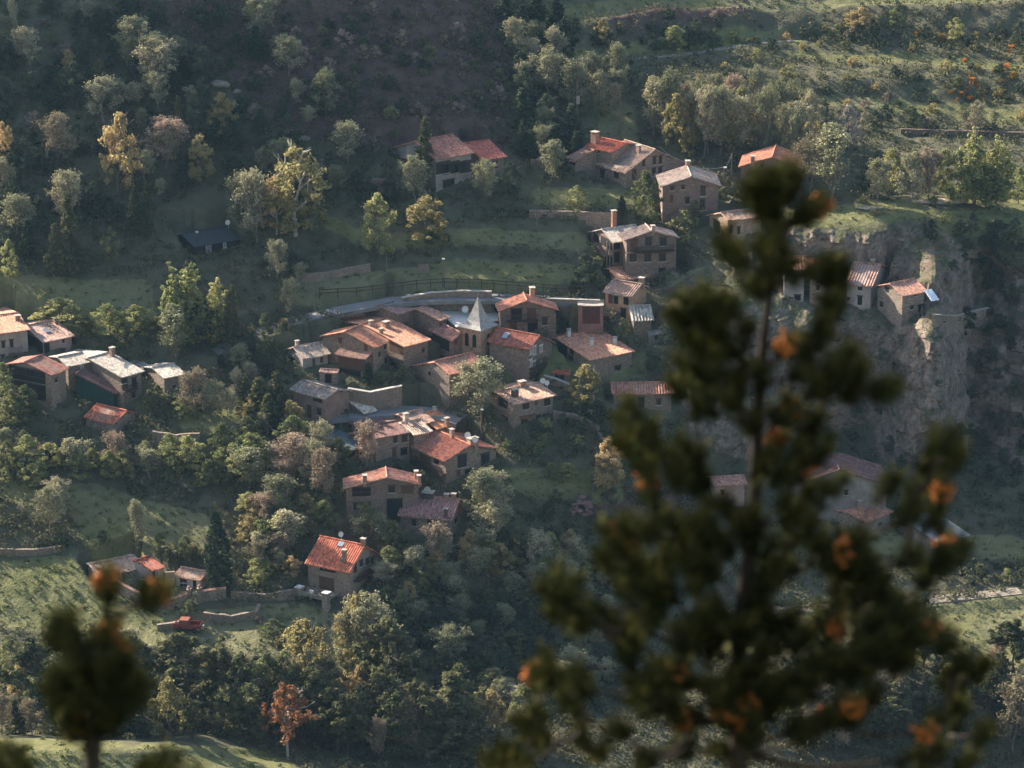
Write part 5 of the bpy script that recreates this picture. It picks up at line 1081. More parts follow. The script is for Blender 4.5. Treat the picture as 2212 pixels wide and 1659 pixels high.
        P = B_[idx] + rs.normal(size=(len(idx), 3)) * .08; Q = P + d * rs.uniform(.4, 1.0, len(idx))[:, None]
        V, F = twigs(P, Q, .016, .007); T = np.repeat(rs.random(len(idx)) * .65, 6)
        lv, lt = leaves(Q[rs.random(len(Q)) < .6], .3, 3, .15, rs, .3); F = np.vstack([F, quads(len(lv)) + len(V)]); V = np.vstack([V, lv]); T = np.hstack([T, np.minimum(1, lt * .3 + .75)])
        sv, sf = seg_mesh(segs); return V, T, LM['twig' if kind != 'mauvebare' else 'mauve'], sv, sf, M_BARKB, F
    if kind in ('bush', 'goldbush', 'darkbush', 'mauvebush', 'broom', 'brightbush'):
        h, w = 2.4, 3.4; cl = crown_pts(h, w, rs, 26, .05, .95, lambda f: (1 - f * f) ** .5 * .85 + .12); V, T = leaves(cl, rs.uniform(.3, .65, len(cl)), 26, .21, rs, .4)
        segs = [(np.array([0, 0, -.4]), np.array([rs.normal() * .6, rs.normal() * .6, h * rs.uniform(.5, .8)]), .05, .015) for _ in range(9)]
        sv, sf = seg_mesh(segs); return V, T, LM[{'bush': 'broad', 'goldbush': 'gold', 'darkbush': 'dark', 'mauvebush': 'mauve', 'broom': 'broom', 'brightbush': 'bright'}[kind]], sv, sf, M_BARK
    if kind == 'cypress':
        h, w = 12., 2.6; P = []
        while len(P) < 520:
            f = rs.random(); R = w / 2 * min(1, (1 - f) * 2.1 + .04) ** .8 * min(1, .75 + f * 1.8); a = rs.random() * 6.28; r = R * math.sqrt(rs.uniform(.45, 1)); P.append((math.cos(a) * r, math.sin(a) * r, .25 + (h - .3) * f))
        V, T = leaves(P, .2, 14, .17, rs, .1, 2.4); v = V.reshape(-1, 4, 3)
        sv, sf = seg_mesh([(np.array([0, 0, -.6]), np.array([0, 0, h * .95]), .22, .03)]); return V, T, LM['dark'], sv, sf, M_BARK
def vn(x, s): return float(vnoise(np.array([x + 7.3]), np.array([s * 3.1]), 5)[0])
def hash_(s): return sum(ord(c) * (i + 3) for i, c in enumerate(s))
HREF = dict(birch=8, broad=8, bright=8, gold=8, darkbroad=8, pink=8, white=8, poplar=12, brightpoplar=12, fir=12, goldfir=12, pine=10, deadpine=10, bare=8, mauvebare=8, upbare=8, bush=2.4, goldbush=2.4, darkbush=2.4, mauvebush=2.4, broom=2.4, brightbush=2.4, cypress=12)
WREF = dict(birch=6, broad=6, bright=6, gold=6, darkbroad=6, pink=6, white=6, poplar=4.2, brightpoplar=4.2, fir=4.6, goldfir=4.6, pine=6, deadpine=6, bare=5.5, mauvebare=5.5, upbare=4.2, bush=3.4, goldbush=3.4, darkbush=3.4, mauvebush=3.4, broom=3.4, brightbush=3.4, cypress=2.6)
# kind -> (object name, category, look, group)
KN = dict(birch=('golden_tree', 'tree', 'golden pale trunked tree'), broad=('broadleaf_tree', 'tree', 'leafy green tree'), bright=('spring_tree', 'tree', 'fresh light green tree'), gold=('golden_tree', 'tree', 'golden budding tree'), darkbroad=('dark_tree', 'tree', 'dark green tree'),
 pink=('blossom_tree', 'tree', 'pinkish blossoming tree'), white=('blossom_tree', 'tree', 'pale blossoming tree'), poplar=('poplar_tree', 'tree', 'slender golden poplar'), brightpoplar=('poplar_tree', 'tree', 'slender light green poplar'),
 fir=('fir_tree', 'tree', 'dark pointed fir'), goldfir=('fir_tree', 'tree', 'olive pointed conifer'), pine=('pine_tree', 'tree', 'bushy dark pine'), deadpine=('dead_pine', 'tree', 'rust brown dying pine'),
 bare=('bare_tree', 'tree', 'bare grey twigged tree'), mauvebare=('bare_tree', 'tree', 'bare mauve twigged tree'), upbare=('bare_tree', 'tree', 'bare narrow upright tree'), bush=('bush', 'bush', 'green bush'), goldbush=('bush', 'bush', 'tawny golden bush'),
 darkbush=('bush', 'bush', 'dark green bush'), mauvebush=('bush', 'bush', 'bare brownish bush'), broom=('broom_bush', 'bush', 'orange flowering broom bush'), brightbush=('bush', 'bush', 'bright yellow green bush'), cypress=('cypress_tree', 'tree', 'tall narrow dark cypress'))
PLANTED = []
def plant(kind, u, v, hpx, wpx=None, var=None, label=None, group=None):
    P = hit(u, v)
    if P is None: return None
    rnd = random.Random(int(u * 13 + v * 7)); nv = 1 if kind in ('cypress', 'deadpine', 'pink', 'white') else 2 if kind in ('upbare', 'goldbush', 'mauvebush', 'darkbush', 'broom', 'brightbush') else 4
    var = rnd.randrange(nv) if var is None else var; key = (kind, var)
    if key not in PROTO:
        r = kind_mesh(kind, var); V, T, m, sv, sf, mb = r[:6]; F = r[6] if len(r) > 6 else quads(len(V))
        PROTO[key] = (mesh_np('crown_mesh', V, F, m, attrs={'tint': T}), mesh_np('trunk_mesh', sv, sf, mb))
    cm, tm = PROTO[key]; s = hpx / (FV * CP) * P.y / HREF[kind]; sw = s if wpx is None else wpx / (FV * CP) * P.y / WREF[kind]
    nm, cat, look = KN[kind]
    o = thing(nm, None, cat, (P.x, P.y, P.z - .1 * s), rnd.random() * 6.28); o.scale = (sw * rnd.uniform(.88, 1.12), sw * rnd.uniform(.88, 1.12), s); o.rotation_euler = (rnd.uniform(-.05, .05), rnd.uniform(-.05, .05), o.rotation_euler.z)
    link('trunk' if cat == 'tree' else 'stem', tm, o); link('crown' if cat == 'tree' else 'foliage', cm, o)
    uc, vc = proj((P.x, P.y, P.z + HREF[kind] * s * .5)); PLANTED.append(dict(o=o, u=uc, v=vc, look=look, label=label, group=group, h=hpx, kind=kind, y=P.y)); return o
def grove(poly, kinds, step, h, seed, wf=None, jit=.45, keep=1.0):
    rnd = random.Random(seed); xs = [p[0] for p in poly]; ys = [p[1] for p in poly]; v = min(ys); row = 0
    while v < max(ys):
        u = min(xs) + (row % 2) * step * .5
        while u < max(xs):
            uu, vv = u + rnd.uniform(-jit, jit) * step, v + rnd.uniform(-jit, jit) * step * .6
            if inpoly(np.array([uu]), np.array([vv]), poly)[0] and rnd.random() < keep * (.62 if 'bush' in (kk := rnd.choice(kinds)) else 1) and clear(uu, vv):
                hh = rnd.uniform(*h) * rnd.choice((.75, .9, 1.0, 1.1, 1.3)); k = kk; kb = 'bush' in k or k == 'broom'; hh = hh * (.5 if kb else 1)
                plant(k, uu, vv, hh, None if not wf else hh * rnd.uniform(*wf) * (1.6 if kb else 1))
            u += step * 1.25
        v += step * .7; row += 1
def clear(u, v):
    P = hit(u, v)
    if P is None: return False
    for (fx, fy, th_, hl, a_, b_, ev, rz_, fr_) in FOOT:
        dx, dy = P.x - fx, P.y - fy; lx = dx * math.cos(th_) + dy * math.sin(th_); ly = -dx * math.sin(th_) + dy * math.cos(th_)
        if abs(lx) < hl + .4 and -a_ - .6 < ly < b_ + .4: return False
    return True
# --- single trees the eye picks out
for t in [('birch',640,508,205,150),('birch',598,508,140,100),('brightpoplar',628,420,125,30),('gold',255,425,185,100),('gold',432,402,112,66),('bare',555,525,135,95),('bare',530,500,110,70),('brightpoplar',382,745,190,70),('brightpoplar',415,748,200,76),('brightpoplar',466,745,165,60),('goldfir',500,745,140,52),('darkbroad',440,755,120,90),('upbare',375,792,112,86),
 ('broad',573,798,125,64),('goldfir',915,402,158,60),('goldfir',1128,335,76,32),('bare',900,448,95,70),('bare',1050,438,80,58),('bright',822,562,150,80),('gold',920,525,105,112),('bright',1248,442,44,46),('broad',1390,492,126,78),('bush',1480,512,58,72),
 ('darkbroad',1262,616,72,74),('bush',1285,600,50,50),('goldfir',150,590,185,66),('goldfir',120,595,120,50),('broad',240,572,85,45),('goldfir',290,505,112,40),('goldfir',318,505,125,36),('bright',20,605,92,48),('gold',148,172,66,46),('gold',212,168,42,30),('bare',276,165,72,34),('bare',348,195,95,100),('bare',330,180,90,70),('bare',420,250,55,36),
 ('gold',478,295,96,74),('poplar',386,258,55,20),('mauvebare',125,355,92,82),('mauvebare',362,352,82,84),('upbare',30,98,80,24),('gold',5,362,100,38),('gold',20,330,60,30),('fir',60,560,90,50),('darkbroad',200,470,70,60),('darkbroad',60,470,70,70),
 ('upbare',1790,442,140,108),('mauvebare',1750,420,110,80),('brightpoplar',2105,442,180,84),('brightpoplar',2150,440,158,80),('bright',2075,442,120,80),('bright',2130,450,90,90),('bright',2035,435,120,62),('bright',1920,425,108,64),('bare',1965,440,95,70),('mauvebare',2005,440,100,70),('bare',1890,440,85,60),('bright',2200,440,80,50),('darkbroad',1870,420,70,50),
 ('bright',1455,112,58,64),('gold',1300,102,62,34),('gold',1860,66,50,66),('gold',1840,62,40,50),('bright',2062,92,55,42),('bright',1935,60,45,40),('bright',135,728,88,112),('bright',236,728,76,82),('bright',296,728,72,84),('broad',180,735,60,70),('bare',625,690,78,42),
 ('goldfir',560,905,100,70),('goldfir',600,900,110,75),('goldfir',530,890,80,60),('goldfir',580,930,90,70),('mauvebare',942,1232,92,76),('mauvebare',790,1012,92,66),('mauvebare',700,1100,118,60),('bare',675,1060,100,60),('bare',690,1010,90,60),('broad',735,1010,72,66),
 ('bare',1035,905,112,118),('gold',1262,880,98,92),('gold',1310,1066,128,88),('bright',1190,1040,46,42),('bright',1226,1038,42,56),('pink',1256,1116,50,60),('gold',1115,1262,90,62),('mauvebare',1300,735,62,80),('broad',1345,748,64,58),('darkbroad',1200,738,80,58),('mauvebare',1275,725,50,50),
 ('bare',1040,1140,110,96),('bare',1075,1150,90,80),('bare',1058,1100,80,70),('upbare',298,1212,112,46),('bare',110,1150,90,70),('bare',125,1120,80,60),('broad',412,1332,42,36),('broad',480,1442,78,46),('darkbroad',690,1378,34,38),('bright',652,1412,34,34),('broad',592,1382,50,72),('goldbush',612,1392,36,50),('mauvebush',410,1425,30,46),('mauvebush',650,1440,26,44),('goldbush',690,1440,30,50),
 ('gold',770,1480,215,110),('bare',800,1485,190,120),('bare',755,1470,150,80),('gold',845,1480,120,80),('bare',830,1490,140,80),('broad',1085,870,40,40),('broad',870,820,36,30),('fir',795,828,48,34),('bush',830,830,30,40),('mauvebare',420,900,90,80),('bright',395,905,50,50),('bare',455,900,70,50),('bare',520,800,50,50),
 ('broad',1500,480,50,40),('fir',1345,460,40,30),('darkbroad',1215,390,60,50),('darkbroad',1100,430,80,60),('bare',1180,340,60,50),('goldbush',1300,250,30,40)]:
    plant(*t)
plant('deadpine', 622, 1640, 185, 112); plant('cypress', 476, 1273, 185, 54); plant('white', 1830, 325, 100, 66)
# --- groves
G = grove
G([(1375,340),(1390,290),(1460,262),(1560,255),(1650,262),(1720,290),(1790,345),(1740,400),(1600,350),(1500,355),(1440,350)], ['bare','gold','upbare','mauvebare','bare','gold'], 25, (70,108), 1, (.4,.62))
G([(1240,170),(1380,170),(1380,230),(1300,250)], ['darkbush','bare','bush'], 30, (40,70), 2)
G([(0,960),(70,930),(130,990),(250,1000),(420,1000),(560,965),(640,985),(665,1090),(560,1075),(420,1050),(330,1055),(200,1035),(130,1065),(0,1060)], ['bright','broad','bright','bare','upbare','broad','bush','mauvebare'], 38, (52,78), 3, (.85,1.15))
G([(0,840),(60,870),(60,930),(0,930)], ['bright','broad'], 34, (60,80), 4, (.8,1.1))
G([(480,840),(520,830),(640,900),(655,960),(560,940),(490,910)], ['broad','bare','gold','goldfir'], 38, (50,85), 5)
G([(535,1095),(660,1085),(740,1120),(850,1180),(980,1215),(1000,1320),(835,1310),(830,1210),(790,1180),(700,1165),(650,1180),(640,1260),(560,1300),(530,1275)], ['bright','broad','upbare','bare','bright','bush','mauvebare','gold'], 34, (44,70), 6, (.85,1.15))
G([(990,1180),(1090,1160),(1170,1200),(1300,1225),(1330,1300),(1120,1290),(1000,1260)], ['bare','bright','broad','gold','bare'], 36, (55,85), 7, (.7,1.0))
G([(840,1300),(1130,1275),(1330,1310),(1370,1520),(1100,1580),(1060,1500),(890,1440),(850,1350)], ['darkbroad','darkbush','bare','darkbroad','broad'], 34, (38,66), 8, (.9,1.2))
G([(0,1510),(120,1500),(300,1490),(460,1490),(700,1520),(860,1530),(1000,1570),(1140,1590),(1160,1650),(640,1640),(600,1605),(0,1592)], ['pine','pine','gold','pine','goldfir','broad','pine'], 52, (120,175), 9, (.6,.85))
G([(800,1610),(1100,1625),(1200,1655),(780,1655)], ['mauvebare','bare','pine'], 46, (80,130), 10, (.5,.8))
G([(1640,1500),(1800,1440),(2212,1440),(2212,1650),(1640,1650)], ['pine','darkbroad','bright','mauvebare','pine'], 50, (90,140), 11, (.6,.9))
G([(0,1400),(240,1410),(300,1450),(280,1490),(0,1500)], ['broad','gold','bare','broad','goldbush'], 36, (50,85), 12, (.8,1.1))
G([(0,1560),(110,1560),(110,1592),(0,1592)], ['mauvebare','bright','gold'], 32, (50,80), 13)
G([(240,1200),(480,1180),(485,1225),(360,1235),(260,1225)], ['goldbush','bare','bush','broad'], 26, (36,60), 14)
G([(0,1165),(240,1160),(250,1185),(0,1195)], ['darkbush','bush','brightbush'], 26, (34,46), 15)
G([(0,20),(540,20),(760,330),(780,430),(600,430),(480,420),(0,560)], ['darkbush','darkbroad','bare','darkbush','mauvebush','fir'], 44, (40,80), 16, (.7,1.1), keep=.9)
G([(560,30),(1080,30),(1120,300),(900,300),(780,340)], ['darkbush','mauvebush','darkbush','bush'], 34, (34,60), 17, keep=.95)
G([(1080,20),(1200,20),(1260,330),(1180,400),(1110,320)], ['darkbroad','darkbush','fir','bare'], 36, (50,85), 18, (.7,1.0))
G([(760,420),(850,400),(860,440),(790,480)], ['darkbroad','darkbush'], 30, (40,60), 19)
G([(1200,60),(1560,30),(2212,110),(2212,230),(1700,190),(1400,160)], ['goldbush','bush','darkbush','mauvebush'], 40, (24,44), 20, keep=.7)
G([(1800,200),(2212,240),(2212,280),(1800,280)], ['bush','goldbush','mauvebush'], 36, (26,50), 21, keep=.8)
G([(1960,70),(2212,90),(2212,190),(2080,180)], ['broom','broom','darkbush'], 30, (20,32), 22, keep=.35)
G([(1615,85),(1700,88),(1700,100),(1615,100)], ['broom'], 34, (26,34), 23)
G([(2010,230),(2200,215),(2200,160),(2080,130)], ['broom','broom','broom','darkbush'], 22, (16,26), 24, keep=.6)
G([(1500,400),(1600,400),(1580,520),(1500,500)], ['darkbroad','bush'], 34, (40,60), 25)
G([(1830,435),(2212,440),(2212,520),(2100,500),(1990,480),(1850,470)], ['bush','goldbush','brightbush'], 36, (22,40), 26, keep=.6)
G([(2000,520),(2212,480),(2212,640),(2080,620)], ['darkbush','bush','darkbroad'], 30, (36,60), 27)
G([(1860,740),(1960,720),(1900,960),(1830,960)], ['darkbush','mauvebush','darkbush'], 36, (26,46), 55)
G([(2080,640),(2212,640),(2212,1000),(2060,1000),(2090,800)], ['darkbush','darkbroad','mauvebush'], 44, (36,60), 28)
G([(1900,960),(2212,990),(2212,1090),(1960,1060)], ['darkbush','darkbroad'], 36, (30,52), 29)
G([(1060,950),(1130,940),(1200,880),(1340,905),(1440,890),(1460,1000),(1330,1005),(1100,1000)], ['darkbush','bush','darkbroad','brightbush'], 30, (30,52), 30, (.9,1.2))
G([(1400,740),(1440,720),(1480,860),(1410,850)], ['darkbush','darkbroad'], 30, (36,56), 31)
G([(1240,620),(1300,640),(1240,740),(1210,700)], ['darkbush','bush'], 26, (30,44), 32)
G([(640,640),(740,680),(690,700),(620,730),(560,720)], ['darkbush','bush','goldbush'], 30, (24,40), 33, keep=.7)
G([(600,560),(690,590),(650,640),(590,640)], ['darkbroad','bare','darkbush'], 30, (40,60), 34)
G([(520,760),(620,760),(610,830),(540,830),(440,800)], ['darkbush','darkbroad'], 28, (30,46), 35)
G([(1000,460),(1250,455),(1250,470),(1000,480)], ['darkbush','bush'], 30, (24,36), 36)
G([(860,480),(980,500),(980,530),(860,520)], ['darkbush'], 30, (24,36), 37, keep=.6)
G([(1380,1090),(1500,1080),(1520,1300),(1400,1300)], ['darkbush','darkbroad','bush'], 44, (36,60), 38)
G([(1940,1190),(2212,1230),(2212,1280),(1960,1260)], ['darkbush','bush'], 34, (26,44), 39)
G([(1100,1090),(1260,1090),(1330,1140),(1300,1190),(1150,1170)], ['darkbush','darkbroad'], 34, (34,56), 40)
G([(850,1000),(1000,1040),(1010,1060),(900,1050)], ['bush','broad'], 24, (30,44), 41)
G([(640,960),(700,940),(740,1000),(660,1000)], ['broad','bush'], 30, (34,54), 42)
G([(300,870),(480,880),(480,900),(300,900)], ['broad','darkbush'], 30, (30,50), 43)
G([(550,1320),(740,1330),(740,1400),(560,1400)], ['goldbush','bush','mauvebush'], 60, (24,40), 44, keep=.6)
G([(1180,70),(1560,80),(1560,118),(1290,112)], ['darkbush','darkbroad','bush'], 24, (30,46), 50)  # dark bush band added to imitate the shadowed bank of a terrace
G([(1560,85),(1700,110),(1680,140),(1560,128)], ['darkbush','bush'], 26, (26,38), 51)
G([(1740,62),(2212,62),(2212,112),(1740,100)], ['darkbush','darkbroad','goldbush'], 28, (30,50), 52)  # second added band, its dark leaves standing in for bank shadow
G([(1280,160),(1500,150),(1740,180),(1800,210),(1600,190),(1400,185)], ['bush','goldbush','darkbush'], 28, (22,36), 53)
G([(1700,230),(1990,250),(2212,268),(2212,290),(1780,288)], ['darkbush','darkbroad','bare','bush'], 28, (30,46), 54)  # added band darkening the terraces by the shaded field
# ------------------------------------------------------------------ ground cover nobody could count
def cover(name, label, n, seed, test, size, per, leaf, mat, hgt, wid):
    rs = np.random.RandomState(seed); C = []; S = []
    tries = 0
    us = rs.uniform(-60, 2272, n * 3); vs = rs.uniform(-60, 1690, n * 3)
    fi = np.clip(((vs - VS[0]) / 6).astype(int), 0, NR - 1); fj = np.clip(((us - US[0]) / 7).astype(int), 0, NC - 1)
    ok = test(us, vs, MM[fi, fj], MR[fi, fj], ME[fi, fj]); us, vs, fi, fj = us[ok][:n], vs[ok][:n], fi[ok][:n], fj[ok][:n]
    X, Y, Z = TX[fi, fj] + rs.uniform(-.4, .4, len(fi)), TY[fi, fj], TZ[fi, fj]
    keep = np.ones(len(X), bool)
    for (fx, fy, th_, hl, a_, b_, ev, rz_, fr_) in FOOT:
        dx, dy = X - fx, Y - fy; lx = dx * math.cos(th_) + dy * math.sin(th_); ly = -dx * math.sin(th_) + dy * math.cos(th_); keep &= ~((np.abs(lx) < hl) & (ly > -a_ - .3) & (ly < b_))
    X, Y, Z = X[keep], Y[keep], Z[keep]; s = rs.uniform(*size, len(X)); cen = np.stack([X, Y, Z + s * hgt * .5], 1)
    k = len(cen); idx = np.repeat(np.arange(k), per); N = len(idx); d = rs.normal(size=(N, 3)); d /= np.linalg.norm(d, axis=1, keepdims=True)
    r = s[idx] * rs.random(N) ** .4; c = cen[idx] + d * r[:, None] * np.array([wid, wid, hgt]) * .5
    nrm = d + rs.normal(size=(N, 3)) * .5; nrm[:, 2] += .4; nrm /= np.linalg.norm(nrm, axis=1, keepdims=True); a = np.cross(nrm, rs.normal(size=(N, 3))); a /= np.linalg.norm(a, axis=1, keepdims=True); b = np.cross(nrm, a)
    sz = (leaf * rs.uniform(.6, 1.4, N))[:, None]; V = np.stack([c - a*sz*.8, c - b*sz*.5, c + a*sz*.8, c + b*sz*.5], 1).reshape(-1, 3)
    T = np.repeat(np.clip(rs.random(k)[idx] * .75 + rs.random(N) * .25, 0, 1), 4)
    o = link(name, mesh_np(name, V, quads(len(V)), mat, attrs={'tint': T})); tag(o, label, None, None, 'stuff')
LM['scrub'] = m_leaf('scrub_leaves', [(.056, .067, .035), (.112, .112, .056), (.208, .184, .104)], .2, 0)
LM['heath'] = m_leaf('heath_leaves', [(.078, .058, .052), (.143, .098, .085), (.208, .156, .130)], .2, 0)
LM['grass'] = m_leaf('grass_blades', [(.081, .103, .034), (.138, .161, .057), (.218, .218, .103)], .3, 0)
cover('undergrowth', 'low dark scrub covering the slopes', 16000, 5, lambda u, v, m, r, e: (m < .3) & (r < .35) & ((e < .5) | (u % 2 < 1)), (.8, 2.2), 20, .24, LM['scrub'], .8, 1.2)
cover('heath', 'reddish brown heath on the shaded upper slope', 5200, 6, lambda u, v, m, r, e: (e > .35), (.8, 2.0), 18, .24, LM['heath'], .7, 1.3)
cover('grass', 'rough tussocky grass on the meadows', 5200, 7, lambda u, v, m, r, e: (m > .4), (.35, 1.0), 10, .2, LM['grass'], .6, 1.3)
cover('ivy', 'creepers and tufts clinging to the cliff', 900, 8, lambda u, v, m, r, e: (r > .4), (.6, 1.9), 20, .22, LM['scrub'], .9, 1.1)
# ------------------------------------------------------------------ young pines a dozen metres from the camera
PN = sheet(1080.1, 324, .8045)
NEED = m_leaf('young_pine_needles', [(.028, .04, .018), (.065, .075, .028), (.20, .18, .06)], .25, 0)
CONE = m_flat('pollen_cones', (.52, .18, .04), .8, .3, 40); BR = m_flat('young_pine_bark', (.035, .028, .022), .9, .3, 20)
T1 = [(700,80),(770,85),(690,120),(750,120),(715,100),(770,110),(740,150),(700,165),(845,155,1),(800,175),(760,75),(725,200),(690,130),(620,250),(650,285),(735,240),(760,280),(715,270),(740,340),(690,360),(780,320),(850,320),(915,315),(885,335),(510,420),(570,400),(480,450),(540,470),(600,470),(620,430),(500,500),(570,520),(620,540),
 (545,430),(590,500),(530,530),(660,490),(900,430),(880,480),(850,520),(820,540),(905,395),(930,560),(890,590),(960,610),(1010,640),(940,650),(870,640),(1040,650),(760,530,1),(800,600),(905,620),(500,580),(480,640),(540,650),(600,620),(650,600),(560,700),(620,680),(520,610),(580,580),(640,640),(350,740),(400,760),(340,800),(420,800),(380,850),(400,900,1),
 (350,700),(370,770),(390,820),(500,800),(510,860),(480,880),(550,900),(530,830),(740,690),(780,710,1),(850,730),(740,790,1),(820,855,1),(790,820),(760,870),(870,800),(900,900),(840,920),(820,760),(700,600),(680,740),(720,840),(1200,780),(1180,830),(1140,880),(1180,930,1),(1100,950),(1050,900),(1080,990),(1150,1000),(1215,810),(1165,790),(1150,850),
 (1200,1060,1),(1235,1080),(1170,1110),(1130,1140),(1100,1100),(1190,1095),(320,1040,1),(350,1070,1),(300,1100),(370,1120),(330,1160),(400,1030),(460,1020),(470,1100),(420,1170),(520,1060),(340,1020),(150,1150),(200,1180),(180,1230),(140,1190),(220,1270),(260,1230),(300,1280),(170,1190),(110,1380),(150,1400),(100,1415,1),(200,1410),(230,1450),(190,1480),(130,1430),
 (80,1550),(120,1590),(20,1620),(60,1640),(220,1560),(280,1600),(330,1560),(100,1520),(30,1650),(-15,1640),(1100,1250),(1150,1290,1),(1180,1310),(1050,1300),(1000,1350),(900,1290,1),(950,1400),(1020,1250),(1070,1340),(1250,1380),(1200,1430),(1280,1400),(1220,1500),(1140,1570,1),(1180,1620),(1100,1640),(1250,1640),(1300,1560),(1240,1440),(1170,1540),(640,1520,1),
 (900,1200),(850,1260),(960,1180),(1000,1120),(900,1100),(840,1050),(780,1020),(960,1060),(760,950),(620,960),(560,980)]
rp = random.Random(77); poly = [(390,960),(560,1010),(760,980),(950,1060),(1060,1160),(1110,1350),(1040,1480),(820,1560),(600,1640),(400,1640),(320,1400),(370,1200)]
while len(T1) < 300:
    x, y = rp.uniform(300, 1150), rp.uniform(950, 1680)
    if inpoly(np.array([x]), np.array([y]), poly)[0] and not (780 < x < 900 and 1120 < y < 1200): T1.append((x, y) + ((1,) if rp.random() < .05 else ()))
T2 = [(785,520,1),(780,590),(1110,640),(1150,590,1),(1090,600),(480,830),(470,900),(540,960),(450,860),(800,900,1),(760,980),(870,1060,1),(700,1080),(820,1130),(600,1150),(480,1250),(750,1250),(950,1230),(560,1350),(800,1380),(950,1350),(480,1400),(650,1480),(850,1500),(560,1590,1),(700,1650),(660,1200),(700,1320),(880,1300),(600,1280),(520,1480),(760,1560),(620,1400),(900,1420),(780,1180),(720,1420),(520,1180),(840,1240),(420,1330),(1000,1280)]
T1 = T1 + [(t[0] + rp.uniform(-30, 30), t[1] + rp.uniform(-8, 38)) for t in T1 for _ in range(1)]
T2 = T2 + [(t[0] + rp.uniform(-60, 60), t[1] + rp.uniform(0, 90)) for t in T2 for _ in range(1)]
def young_pine(name, label, sheet_, tufts, trunk, dist, seed, sc=1.0):
    rnd = random.Random(seed); rs = np.random.RandomState(seed); px = dist / FV / CP          # metres per survey unit
    def P3(x, y, dd=0): u, v = sheet_(x, y); return np.array(at_depth(u, v, dist + dd))
    tr = [P3(x, y) for x, y in trunk]; base = tr[-1].copy(); gz = CAMZ + float(np.interp(dist, [0, 3, 12, 40], [-1.7, -2.9, -8.2, -26])) - .3; base[2] = gz; tr.append(base)
    root = thing(name, label, 'tree', tuple(base)); mb = MB(); n = len(tr); off = base
    # finely divided trunk nodes
    nodes = []
    for i in range(n - 1):
        m = 6
        for k in range(m): nodes.append(tr[i] + (tr[i+1] - tr[i]) * k / m)
    nodes.append(tr[-1]); rad = [.006 + .034 * (i / (len(nodes) - 1)) ** .8 for i in range(len(nodes))]
    mb.tube([tuple(p - off) for p in nodes], rad, 7); mb.build('trunk', BR, root, True)
    con = [(p, None) for p in nodes[:-2]]; br = MB(); items = sorted(tufts, key=lambda t: -t[1] * .25 + abs(sheet_(t[0], t[1])[0] - np.interp(sheet_(0, t[1])[1], [sheet_(*q)[1] for q in trunk], [sheet_(*q)[0] for q in trunk])))
    SH = []
    for t in items:
        du = abs(sheet_(t[0], t[1])[0] - np.interp(sheet_(0, t[1])[1], [sheet_(*q)[1] for q in trunk], [sheet_(*q)[0] for q in trunk])) * px
        p = P3(t[0] + rnd.uniform(-4, 4), t[1] + rnd.uniform(-4, 4), rnd.uniform(-1, 1) * (.12 + du * .45)); best = None
        for q, par in con:
            d = p - q; c = np.linalg.norm(d) + (max(0, -d[2]) * 3) + (.25 if d[2] < .02 else 0)
            if best is None or c < best[0]: best = (c, q)
        q = best[1]; d = p - q; L_n = np.linalg.norm(d); mid = q + d * .5 + np.array([0, 0, -.08 * L_n]); r0 = .0065 + .014 * min(1, L_n); br.tube([tuple(a - off) for a in (q, q + d * .25 + [0, 0, -.06 * L_n], mid, q + d * .8 + [0, 0, -.03 * L_n], p)], [r0, r0 * .85, r0 * .7, r0 * .55, r0 * .45], 5)
        for f in (.55, 1.0): con.append((q + d * f, q))
        ax = (p - (q + d * .6)); ax /= np.linalg.norm(ax) + 1e-9; ax = ax + np.array([0, 0, .55]) + rs.normal(size=3) * .18; SH.append((p, ax / np.linalg.norm(ax), len(t) > 2))
    br.build('branches', BR, root, True)
    NV, NT, cm = [], [], MB()
    for p, ax, o in SH:
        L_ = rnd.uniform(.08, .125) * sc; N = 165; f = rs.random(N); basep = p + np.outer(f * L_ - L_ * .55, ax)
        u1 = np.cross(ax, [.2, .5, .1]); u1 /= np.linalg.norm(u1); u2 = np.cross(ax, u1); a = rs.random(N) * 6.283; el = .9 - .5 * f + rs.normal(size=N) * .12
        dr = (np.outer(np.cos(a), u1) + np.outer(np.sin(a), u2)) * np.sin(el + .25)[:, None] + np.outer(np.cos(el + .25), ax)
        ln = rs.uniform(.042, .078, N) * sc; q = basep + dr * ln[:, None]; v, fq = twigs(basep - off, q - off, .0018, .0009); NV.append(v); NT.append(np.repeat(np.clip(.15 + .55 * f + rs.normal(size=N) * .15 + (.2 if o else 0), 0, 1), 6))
        if o:
            for k in range(30):
                c = p + ax * rnd.uniform(-.03, .045) + (u1 * math.cos(k * 2.4) + u2 * math.sin(k * 2.4)) * rnd.uniform(.0, .036); d_ = ax * .6 + (u1 * math.cos(k * 2.4) + u2 * math.sin(k * 2.4)); d_ /= np.linalg.norm(d_)
                cm.tube([tuple(c - off), tuple(c + d_ * .008 - off), tuple(c + d_ * .018 - off), tuple(c + d_ * .024 - off)], [.004, .010, .009, .003], 6)
    V = np.vstack(NV); F = np.vstack([np.arange(len(V)).reshape(-1, 6)[:, [k, (k+1) % 3, (k+1) % 3 + 3, k + 3]] for k in range(3)])
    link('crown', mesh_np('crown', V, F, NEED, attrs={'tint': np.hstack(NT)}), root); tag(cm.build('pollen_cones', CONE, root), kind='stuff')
    return root
young_pine('young_pine', 'large out of focus young pine with orange pollen cones, filling the near side', PN, T1, [(742,60),(735,300),(708,500),(690,760),(680,1000),(640,1300),(640,1650)], 12.0, 5)
young_pine('young_pine', 'smaller out of focus pine tip rising below the cemetery', E_, T2, [(785,500),(775,800),(720,1100),(690,1500),(680,1900)], 11.0, 6)
